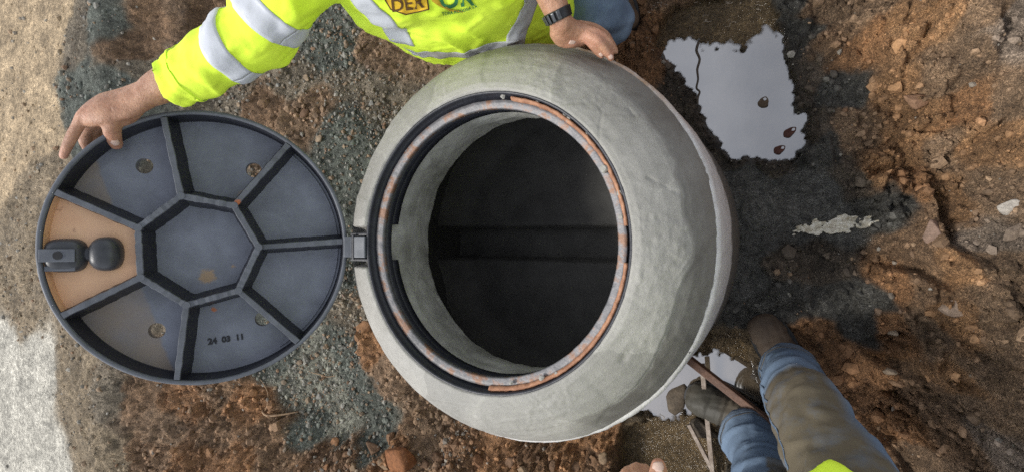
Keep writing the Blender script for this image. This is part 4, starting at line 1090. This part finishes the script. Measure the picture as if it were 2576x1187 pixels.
if len(pp) > 1: tapemud(ribbon('waist_band', jt, pp, [.04] * len(pp), M['tape'], w1, inv), .35)
# printed emblems on the chest: flat print laid on the cloth
def flatm(name, c): return simple(name, tuple(x * .85 for x in c), c, 60, 0.7, 0)
M['p_yel'], M['p_brn'], M['p_grn'], M['p_gold'] = flatm('print_yellow', (0.80, 0.50, 0.03)), flatm('print_brown', (0.11, 0.055, 0.012)), flatm('print_green', (0.03, 0.17, 0.06)), flatm('print_gold', (0.55, 0.36, 0.02))
def drape(name, V2, F2, mat, lift, parent):
    V3 = []
    for (u, v) in V2:
        h_ = jt.ray_cast(Vector(CAM), Vector(ray(u, v)).normalized(), 5)
        p_ = h_[0] + h_[1] * lift if h_[0] is not None else Vector(atd(u, v, 1.1))
        V3.append(p_)
    o = link(name, mesh(name, V3, F2), mat, parent)
    if parent is w1: o.location = [-a for a in inv]
    return o
def polyfill(px, step=6):
    """a triangulated outline"""
    bm_ = bmesh.new()
    vs_ = []
    n_ = len(px)
    for i in range(n_):
        a, b_ = np.array(px[i], float), np.array(px[(i + 1) % n_], float)
        m_ = max(1, int(np.linalg.norm(b_ - a) / step))
        for k_ in range(m_): vs_.append(bm_.verts.new((*(a + (b_ - a) * k_ / m_), 0)))
    f = bm_.faces.new(vs_)
    bmesh.ops.triangulate(bm_, faces=[f])
    bmesh.ops.subdivide_edges(bm_, edges=bm_.edges[:], cuts=2, use_grid_fill=True)
    bmesh.ops.triangulate(bm_, faces=bm_.faces[:])
    bm_.verts.index_update()
    V2 = [(v.co.x, v.co.y) for v in bm_.verts]; F2 = [[v.index for v in f.verts] for f in bm_.faces]
    bm_.free(); return V2, F2
def textpx(body_, size, u, v, ang, bend=0.0, sx=1.0):
    fc = bpy.data.curves.new('t', 'FONT'); fc.body = body_; fc.size = size; fc.align_x = 'CENTER'; fc.fill_mode = 'FRONT'; fc.offset = size * .02
    fo = link('t', fc); me = evalmesh(fo, 't'); bpy.data.objects.remove(fo)
    bm_ = bmesh.new(); bm_.from_mesh(me)
    bmesh.ops.triangulate(bm_, faces=bm_.faces[:]); bm_.verts.index_update()
    c_, s_ = math.cos(ang), math.sin(ang)
    V2 = []
    for q in bm_.verts:
        x_, y_ = q.co.x * sx, q.co.y - bend * q.co.x ** 2
        V2.append((u + x_ * c_ - y_ * s_, v - (x_ * s_ + y_ * c_)))
    F2 = [[w.index for w in f.verts] for f in bm_.faces]; bm_.free()
    return V2, F2
badge = drape('chest_badge', *polyfill([(958, -60), (1070, -50), (1080, 24), (1021, 37), (983, 24), (968, 0)]), M['p_brn'], .0022, w1)
drape('badge_field', *polyfill([(963, -56), (1066, -46), (1076, 21), (1021, 33), (986, 21), (972, -2)]), M['p_yel'], .0030, badge)
drape('badge_letters', *textpx('DER', 44, 1026, 22, R(8), sx=1.0), M['p_brn'], .0038, badge)
em = drape('chest_emblem', *polyfill([(1088, -8), (1100, -2), (1112, 12), (1135, 23), (1165, 28), (1165, 31), (1133, 28), (1106, 16), (1086, 2)], 4), M['p_gold'], .0022, w1)
drape('emblem_letters', *textpx('OR', 58, 1150, 16, R(7), sx=1.05), M['p_grn'], .0028, em)
drape('emblem_lettering', *textpx('TORA RODOSA S.A.', 10.5, 1158, 30, R(13), bend=-.0016), M['p_grn'], .0028, em)
# watch
wd = (WR2 - EL2) / np.linalg.norm(WR2 - EL2)
bt = bvh(body)
wa = [WR2 - wd * .05, WR2, WR2 + wd * .05]
ws = band('watch_strap', bt, [WR2 - wd * .07, WR2 + wd * .03], .38, .60, M['black'], w1, inv, lift=.0035, out=.048)
ws.modifiers['t'].thickness = .004
for i in range(5):
    band('strap_link', bt, [WR2 - wd * .07, WR2 + wd * .03], .385, .595, M['watch'], ws, (0, 0, 0), lift=.0082, out=.048, a0=R(20 + i * 20), a1=R(32 + i * 20), n=5, k=5)
# jeans
bm = bmesh.new()
KN, AN = np.array([.175, .63, -.405]), np.array([.11, .80, -.60])
KN2, AN2 = np.array([-.26, .74, -.60]), np.array([-.20, 1.0, -.66])
tube(bm, [((-.05, .80, -.40), .12), ((.06, .76, -.40), .10), (KN + (-.03, .035, .0), .086), (KN, .080), (KN + (AN - KN) * .35, .072), (AN, .062)])
tube(bm, [((-.08, .80, -.40), .12), ((-.17, .77, -.49), .095), (KN2, .075), (KN2 + (AN2 - KN2) * .5, .066), (AN2, .055)])
jn = fuse('jeans', bm, .007, 5, M['denim'], w1, inv)
P, N = coords(jn.data), normals(jn.data)
setcoords(jn.data, P + N * (0.012 * noise3(P, 13, 41) + 0.006 * crease(P, 7, 89) + 0.003 * np.sin(P[:, 2] * 70 + 8 * noise3(P, 8, 43)))[:, None])
setval(jn.data, 'Mud', np.clip(.1 + noise3(P, 10, 47), 0, 1) * sstep(-.48, -.6, P[:, 2]) * .6)
def boot(toe, heel, ankle, mat, parent, inv, w=.050):
    toe, heel, ankle = map(lambda a: np.array(a, float), (toe, heel, ankle))
    bm = bmesh.new()
    d = toe - heel; L = np.linalg.norm(d); d /= L; up = np.array([0, 0, 1.0])
    def q(f, z): return heel + d * L * f + up * z
    tube(bm, [(q(.10, .042), (w * .78, .040)), (q(.30, .046), (w * .82, .044)), (q(.55, .045), (w * .92, .042)), (q(.75, .040), (w * 1.02, .036)), (q(.90, .034), (w * .86, .028))], 24)
    tube(bm, [(q(.18, .05), (w * .85, .055)), (q(.24, .10), (.054, .052)), ((q(.24, .10) + ankle) / 2, (.053, .050)), (ankle, (.052, .050))], 22)
    b_ = fuse('boot', bm, .0055, 4, mat, parent, inv)
    P, N = coords(b_.data), normals(b_.data)
    fa = (P - heel) @ d / L
    setcoords(b_.data, P + N * (-0.0035 * np.exp(-((fa - .74) / .018) ** 2) + 0.003 * np.sin(fa * 95) * np.exp(-((fa - .58) / .07) ** 2) + 0.008 * noise3(P, 20, 53) + 0.004 * noise3(P, 48, 54))[:, None]); setval(b_.data, 'Mud', np.clip(.35 + 1.3 * noise3(P, 12, 57), 0, 1))
    # sole
    bm = bmesh.new(); sd = np.cross(up, d); n_ = 36; V = []
    for k_ in range(n_):
        a = 2 * math.pi * k_ / n_
        f = .5 + .5 * math.cos(a) * 1.02; wid = w * (.80 + .32 * sstep(.3, .75, f) - .12 * sstep(.8, 1, f))
        V.append((q(f, 0) + sd * math.copysign(abs(math.sin(a)) ** .7, math.sin(a)) * wid * 1.06))
    tp = [bm.verts.new(v + up * .024) for v in V]; bt_ = [bm.verts.new(v - up * .004) for v in V]
    bm.faces.new(tp); bm.faces.new(list(reversed(bt_)))
    for k_ in range(n_): bm.faces.new((bt_[k_], bt_[(k_ + 1) % n_], tp[(k_ + 1) % n_], tp[k_]))
    bmesh.ops.recalc_face_normals(bm, faces=bm.faces)
    me = bpy.data.meshes.new('sole'); bm.to_mesh(me); bm.free()
    link('sole', me, M['black'], b_)
    # laces
    for k_ in range(4):
        f = .36 + .09 * k_ if k_ < 3 else .30
        z_ = .090 - .004 * k_ if k_ < 3 else .125
        bm = bmesh.new()
        c_ = q(f - .06, z_ + .012)
        tube(bm, [(c_ - sd * .032 - up * .012, .0026), (c_ + up * .004 + d * .006, .0026), (c_ + sd * .032 - up * .010, .0026)], 8)
        me = bpy.data.meshes.new('lace'); bm.to_mesh(me); bm.free()
        link('lace', me, M['lace'], b_)
    return b_
def gz(x, y): return float(ground_z(np.array([x]), np.array([y]))[0])
boot((.17, .70, -.715), (.07, .95, -.715), AN, M['boot'], w1, inv)
boot((-.20, .98, -.70), (-.24, 1.24, -.66), AN2 + (0, .02, 0), M['boot'], w1, inv)

# ---- the photographer's own side: legs, hem and a hand
p2toe, p2an = at(1905, 792, -.665), at(1972, 925, -.575)
inv2 = (p2an[0], p2an[1], -.715)
w2 = empty('person', inv2)
tag(w2, 'worker standing in the pit with blue jeans, muddy brown thigh and dark boots', 'person')
HIP1, HIP2 = atd(2235, 1420, .80), atd(2080, 1600, .80)
leg1 = [atd(1976, 922, 1.44), atd(1993, 958, 1.33), atd(2022, 1020, 1.13), atd(2062, 1095, 1.04), atd(2112, 1187, .965), HIP1]
b2toe, b2an = at(1722, 990, -.69), at(1862, 1078, -.585)
leg2 = [atd(1874, 1082, 1.46), atd(1900, 1130, 1.38), atd(1925, 1187, 1.28), atd(1960, 1300, 1.1), HIP2]
bm = bmesh.new()
tube(bm, list(zip(leg1, (.068, .068, .068, .072, .080, .10))), 26, flat0=True)
tube(bm, list(zip(leg2, (.066, .066, .067, .075, .10))), 26, flat0=True)
mid = (HIP1 + HIP2) / 2
tube(bm, [(HIP1, .11), (mid, .12), (HIP2, .11)])
jn = fuse('jeans', bm, .0065, 5, M['denim'], w2, inv2)
P, N = coords(jn.data), normals(jn.data)
q = P @ ((leg1[2] - leg1[0]) / np.linalg.norm(leg1[2] - leg1[0]))
low = sstep(-.1, -.45, P[:, 2])
setcoords(jn.data, P + N * (0.012 * noise3(P, 11, 61) + 0.008 * crease(P * np.array([1, 1, 1.6]), 6.5, 85) + 0.0045 * crease(P, 13, 86) + (0.001 + 0.005 * low) * np.sin(q * 95 + 16 * noise3(P, 7, 63)) * np.clip(.4 + 2 * noise3(P, 5, 87), 0, 1.2))[:, None])
d_, tt = segdist(P, leg1[1], leg1[4])
face = N @ np.array([-.25, .25, .93])
setval(jn.data, 'Mud', np.clip(1.05 * sstep(.36, .50, tt + .20 * noise3(P, 6, 67)) * sstep(-.25, .25, face + .4 * noise3(P, 8, 69)) * (d_ < .14), 0, 1))
jt2 = bvh(jn)
def denim_attr(o, v=0.0): setval(o.data, 'Mud', np.full(len(o.data.vertices), v)); return o
for lg in (leg1, leg2):
    ax_ = [lg[0] - (lg[1] - lg[0]) * .02, lg[1], lg[2]]
    denim_attr(band('hem', jt2, ax_, .07, .135, M['denim'], jn, (0, 0, 0), lift=.0025, out=.11), .25)
    denim_attr(band('hem_stitch', jt2, ax_, .150, .162, M['denim'], jn, (0, 0, 0), lift=.0012, out=.11), .9)
denim_attr(ribbon('side_seam', jt2, [p + np.array([-.09, .0, .03]) for p in leg1[:5]], [.006] * 5, M['denim'], jn, (0, 0, 0), lift=.0016, k=2), .1)
dirb = (p2an - p2toe); dirb[2] = 0; dirb /= np.linalg.norm(dirb)
boot((p2toe[0], p2toe[1], -.715), (*(p2toe + dirb * .295)[:2], -.715), leg1[0] - np.array([0, 0, .01]), M['boot'], w2, inv2, .053)
dirb = (b2an - b2toe); dirb[2] = 0; dirb /= np.linalg.norm(dirb)
boot((b2toe[0], b2toe[1], -.735), (*(b2toe + dirb * .30)[:2], -.735), leg2[0], M['boot_olive'], w2, inv2, .054)
# jacket of the second worker with its hem hanging into view
bm = bmesh.new()
tc = np.array([HIP1[0] * .5 + HIP2[0] * .5 + .02, HIP1[1] * .5 + HIP2[1] * .5 - .05])
stack(bm, [((tc[0], tc[1], HIP1[2] - .02), .22, .17, .3), ((tc[0], tc[1], HIP1[2] + .1), .22, .17, .3), ((tc[0] + .02, tc[1] - .03, HIP1[2] + .35), .24, .17, .3), ((tc[0] + .02, tc[1] - .05, HIP1[2] + .52), .20, .13, .3), ((tc[0] + .02, tc[1] - .05, HIP1[2] + .60), .08, .08, .3)], 50)
tube(bm, [((tc[0], tc[1], HIP1[2] + .12), .15), (atd(2130, 1330, .80), (.085, .05)), (atd(2105, 1215, .845), (.052, .022)), (atd(2096, 1160, .87), (.012, .008))], 22)
HW = atd(1610, 1350, .70); EW = np.array([tc[0] - .22, tc[1] + .02, HIP1[2] + .25]); SW_ = np.array([tc[0] - .17, tc[1] - .05, HIP1[2] + .48])
tube(bm, [(HW + (EW - HW) * .25, .048), (EW, .062), (SW_, .082), ((tc[0], tc[1] - .03, HIP1[2] + .42), .1)], 22)
SW2 = np.array([tc[0] + .20, tc[1] + .02, HIP1[2] + .48]); EW2 = np.array([SW2[0] + .06, SW2[1] + .18, SW2[2] + .02]); HW2 = np.array([CAM[0] + .14, CAM[1] - .20, CAM[2] + .02])
tube(bm, [(HW2 + (EW2 - HW2) * .3, .046), (EW2, .062), (SW2, .082), ((tc[0], tc[1] - .03, HIP1[2] + .42), .1)], 22)
jk2 = fuse('jacket', bm, .0075, 4, M['hivis'], w2, inv2)
P, N = coords(jk2.data), normals(jk2.data)
setcoords(jk2.data, P + N * (0.010 * noise3(P, 14, 71))[:, None]); setval(jk2.data, 'Mud', np.clip(noise3(P, 10, 73) * .8, 0, 1))
bm = bmesh.new()
tube(bm, [(HW, (.028, .024)), (atd(1612, 1300, .71), (.038, .022)), (atd(1612, 1245, .725), (.038, .020))], 20)
tip_ = atd(1656, 1170, .74)
tube(bm, [(atd(1632, 1290, .70), .020), (atd(1650, 1235, .715), .0170), (atd(1656, 1195, .73), .0140), (tip_, .0110)])
for k_, (u, v) in enumerate(((1622, 1180), (1600, 1176), (1578, 1186), (1556, 1205))):
    tube(bm, [(atd(1636 - 17 * k_, 1250, .725), .013), (atd((u + 1636 - 17 * k_) / 2, (v + 1250) / 2, .755), .012), (atd(u, v, .79), .0095)])
tube(bm, [(HW, .028), (EW, .04), (SW_, .045), ((tc[0], tc[1] - .03, HIP1[2] + .40), .07)])
tube(bm, [((HW2 + (CAM - HW2) * .25), .018), (HW2, .03), (EW2, .04), (SW2, .045), ((tc[0], tc[1] - .03, HIP1[2] + .40), .07)])
hd2 = np.array([tc[0] + .02, tc[1] - .03, HIP1[2] + .84])
tube(bm, [((tc[0], tc[1] - .03, HIP1[2] + .40), .07), ((tc[0] + .02, tc[1] - .05, HIP1[2] + .66), .052), (hd2 - (0, 0, .06), (.060, .07)), (hd2, (.072, .09)), (hd2 + (0, 0, .07), (.060, .075))])
tube(bm, [(hd2 + (-.02, .09, .0), .010), (hd2 + (-.025, .11, -.03), .014)], 10)
body2 = fuse('body', bm, .0040, 4, M['skin'], w2, inv2)
P = coords(body2.data); setval(body2.data, 'Red', np.clip(1 - np.linalg.norm(P - tip_, axis=1) / .03, 0, 1))
nail_on(bvh(body2), body2, (1655, 1171), (1655, 1184), .0080, .015)
bm = bmesh.new(); stack(bm, [(hd2 + (0, -.03, .0), .078, .080, 0), (hd2 + (0, -.02, .05), .080, .090, 0), (hd2 + (0, -.02, .09), .066, .074, 0), (hd2 + (0, -.02, .115), .030, .035, 0)], 30)
fuse('hair', bm, .007, 3, M['hair'], body2, (0, 0, 0))

# ------------------------------------------------------------------ wooden frame by the boots
M['wood'] = simple('wet_brown_wood', (0.075, 0.036, 0.022), (0.15, 0.075, 0.045), 35, 0.6, 0.6, 90, 0.003)
M['wood_pale'] = simple('mud_splashed_wood', (0.17, 0.13, 0.10), (0.36, 0.30, 0.25), 60, 0.8, 0.6, 140, 0.003)
def beam(name, p, q, w, h, mat, parent, inv):
    p, q = Vector(p), Vector(q)
    o = box(name, (q - p).length, w, h, mat, parent, (p + q) / 2 - Vector(inv), bev=.002, jitter=.0008)
    o.rotation_mode = 'QUATERNION'; o.rotation_quaternion = (q - p).to_track_quat('X', 'Z')
    return o
fi = tuple(at(1785, 1100, -.74))
fr = empty('wooden_frame', fi)
tag(fr, 'small muddy wooden frame of thin bars lying over the water under the boots', 'wooden frame')
beam('rail', at(1725, 897, -.56), at(1960, 1082, -.50), .021, .024, M['wood'], fr, fi)
beam('post', at(1766, 915, -.69), at(1794, 1200, -.72), .014, .018, M['wood_pale'], fr, fi)
beam('brace', at(1733, 1066, -.70), at(1800, 1195, -.72), .012, .016, M['wood_pale'], fr, fi)

# ------------------------------------------------------------------ small things on the ground
def leaf(u, v, ang, ln, wd, colr, label):
    p = at(u, v, WATER)
    V, Fc = [], []
    n_ = 14
    for i in range(n_ + 1):
        f = i / n_
        w = wd * math.sin(math.pi * f ** .8) ** .7 if 0 < f < 1 else 0.0004
        for j in (-1, -.5, 0, .5, 1):
            V.append(((f - .5) * ln, j * w * (1 + .1 * math.sin(9 * f)), .002 + .006 * abs(j) ** 2 * math.sin(math.pi * f) + .003 * math.sin(6 * f)))
    for i in range(n_):
        for j in range(4): Fc.append((i * 5 + j, (i + 1) * 5 + j, (i + 1) * 5 + j + 1, i * 5 + j + 1))
    o = link('leaf', mesh('leaf', V, Fc), simple('leaf_' + label[:12], tuple(x * .7 for x in colr), colr, 60, .85, .4, 120, .002))
    m_ = o.modifiers.new('t', 'SOLIDIFY'); m_.thickness = .0012
    o.location = p; o.rotation_euler = (0, 0, ang)
    return tag(o, label, 'leaf', 'leaves floating on the puddle')
leaf(1987, 333, R(38), .042, .012, (0.09, 0.035, 0.025), 'dark red leaf floating near the right rim of the large puddle')
leaf(1961, 377, R(32), .036, .012, (0.10, 0.040, 0.028), 'dark red leaf floating at the lower rim of the large puddle')
leaf(1921, 258, R(70), .036, .015, (0.10, 0.070, 0.045), 'curled brown leaf floating in the middle of the large puddle')
def twig(name, pts, r0, mat, label, cat):
    bm = bmesh.new(); tube(bm, [(p, r0 * f) for p, f in pts], 8)
    me = bpy.data.meshes.new(name); bm.to_mesh(me); bm.free(); me.polygons.foreach_set('use_smooth', [True] * len(me.polygons))
    c_ = np.array(pts[0][0]); 
    for v in me.vertices: v.co -= Vector(c_)
    o = link(name, me, mat); o.location = c_
    return tag(o, label, cat)
M['twig'] = simple('pale_root', (0.26, 0.16, 0.09), (0.42, 0.29, 0.18), 50, .8, .4, 200, .001)
M['wire_refl'] = simple('wire_reflection_dark', (0.05, 0.038, 0.026), (0.085, 0.062, 0.042), 50, .6, .5, 200, .002)  # dark tone for the reflection of an overhead wire
def gp(u, v, lift=.006):
    p = surf(u, v); return np.array([p[0], p[1], max(WATER, gz(p[0], p[1])) + lift])
twig('root', [(gp(665, 1033), .8), (gp(685, 1038), 1), (gp(705, 1039), 1.1), (gp(735, 1036), .8), (gp(752, 1034), .4)], .0042, M['twig'], 'pale forked root poking from the brown earth below the cover', 'root')
twig('root', [(gp(672, 1030), .6), (gp(690, 1010), .8), (gp(688, 985), .7), (gp(672, 962), .5), (gp(662, 950), .3)], .0028, M['twig'], 'thin pale root curling up beside the edge of the gravel heap', 'root')
twig('root', [(gp(785, 935), .6), (gp(808, 940), .8), (gp(830, 945), .7), (gp(852, 942), .4)], .0020, M['twig'], 'thin whitish root fibre lying on the gravel heap', 'root')
ml = [(1757, 108), (1752, 128), (1760, 150), (1754, 175), (1756, 200), (1752, 222), (1760, 232), (1754, 250), (1756, 282)]  # course of the overhead wire's reflection, modelled as a thin dark rod
twig('wire_reflection', [(at(u, v, WATER + .001), 0.7 + .5 * random.random()) for u, v in ml], .0042, M['wire_refl'], 'thin crooked dark wire reflection, modelled as a rod across the left of the large puddle', 'wire_reflection')
# white scrap pressed into the dark soil
n_ = 26
p0 = surf(2092, 568); zc = gz(p0[0], p0[1])
a_, b_ = surf(1990, 582), surf(2198, 548)
dv = (b_ - a_)[:2]; L_ = np.linalg.norm(dv); dv /= L_; sv = np.array([-dv[1], dv[0]])
V, Fc = [], []
for i in range(n_ * 3 + 1):
    for j in range(n_ + 1):
        f, g = i / (n_ * 3) - .5, j / n_ - .5
        x_, y_ = p0[0] + dv[0] * f * L_ + sv[0] * g * .055, p0[1] + dv[1] * f * L_ + sv[1] * g * .055
        V.append((x_, y_, gz(x_, y_) + .003 + .005 * max(0, .5 + float(fbm(np.array([f * 30 + g * 12]), np.array([g * 9]), 3, 601)[0]))))
keep = lambda i, j: (abs((j + .5) / n_ - .5) * 2) ** 2 + (abs((i + .5) / (n_ * 3) - .5) * 2) ** 2.6 < .62 + .95 * float(fbm(np.array([i * .17]), np.array([j * .22]), 3, 611)[0])
for i in range(n_ * 3):
    for j in range(n_):
        if keep(i, j): Fc.append((i * (n_ + 1) + j, (i + 1) * (n_ + 1) + j, (i + 1) * (n_ + 1) + j + 1, i * (n_ + 1) + j + 1))
me = mesh('scrap', V, Fc)
bm = bmesh.new(); bm.from_mesh(me); bmesh.ops.delete(bm, geom=[v for v in bm.verts if not v.link_faces], context='VERTS'); bm.to_mesh(me); bm.free()
o = link('scrap', me, simple('white_scrap', (0.33, 0.28, 0.19), (0.72, 0.69, 0.60), 70, .8, .6, 120, .003))
m_ = o.modifiers.new('t', 'SOLIDIFY'); m_.thickness = .003
tag(o, 'torn whitish scrap pressed into the dark soil right of the cone', 'scrap')
# dabs of mortar dropped on the iron seat
for (u, v, r_) in ((1520, 425, .010), (1560, 485, .007), (1562, 545, .006), (1430, 300, .008), (1420, 292, .006), (1265, 243, .006), (1352, 258, .005), (1363, 950, .007), (1285, 962, .005), (1400, 940, .005), (1478, 335, .006)):
    p = at(u, v, -.012)
    bm = bmesh.new(); bmesh.ops.create_icosphere(bm, subdivisions=2, radius=r_)
    for w in bm.verts: w.co = Vector((w.co.x, w.co.y, w.co.z * .6)) * (1 + random.uniform(-.22, .22))
    me = bpy.data.meshes.new('mortar_dab'); bm.to_mesh(me); bm.free()
    setval(me, 'Dark', np.zeros(len(me.vertices))); setval(me, 'Tone', np.full(len(me.vertices), .5))
    o = link('mortar_dab', me, M['mortar'], chamber); o.location = (p[0], p[1], p[2] + .75)

# curls of pale foam on the raised brown flats
bm = bmesh.new()
for (u, v, du, dv, k_) in ((1665, 30, 20, 15, 10), (1800, 8, 60, 6, 10), (1930, 40, 25, 30, 9), (1780, 48, 16, 6, 3), (1838, 58, 8, 8, 3), (1645, 125, 15, 25, 8), (1690, 1085, 40, 14, 8), (1640, 1060, 30, 14, 8), (1620, 1120, 25, 25, 8), (1850, 838, 30, 8, 6), (1720, 1170, 70, 10, 10)):
    for _ in range(k_):
        p = at(u + random.uniform(-du, du), v + random.uniform(-dv, dv), WATER)
        z_ = max(WATER, gz(p[0], p[1])) + .0012
        r_, a0, a1 = random.uniform(.003, .012), random.uniform(0, 6.28), random.uniform(.8, 2.6)
        tube(bm, [((p[0] + r_ * math.cos(a0 + a1 * t_) * (1 + .3 * math.sin(5 * t_)), p[1] + .7 * r_ * math.sin(a0 + a1 * t_), z_), .0005 + .0005 * random.random()) for t_ in (0, .25, .5, .75, 1)], 6)
me = bpy.data.meshes.new('foam'); bm.to_mesh(me); bm.free()
tag(link('foam', me, simple('pale_foam', (0.22, 0.17, 0.12), (0.46, 0.40, 0.32), 80, .5, .2, 200, .001)), 'curls of pale foam on the shallow muddy water edges', 'foam', kind='stuff')
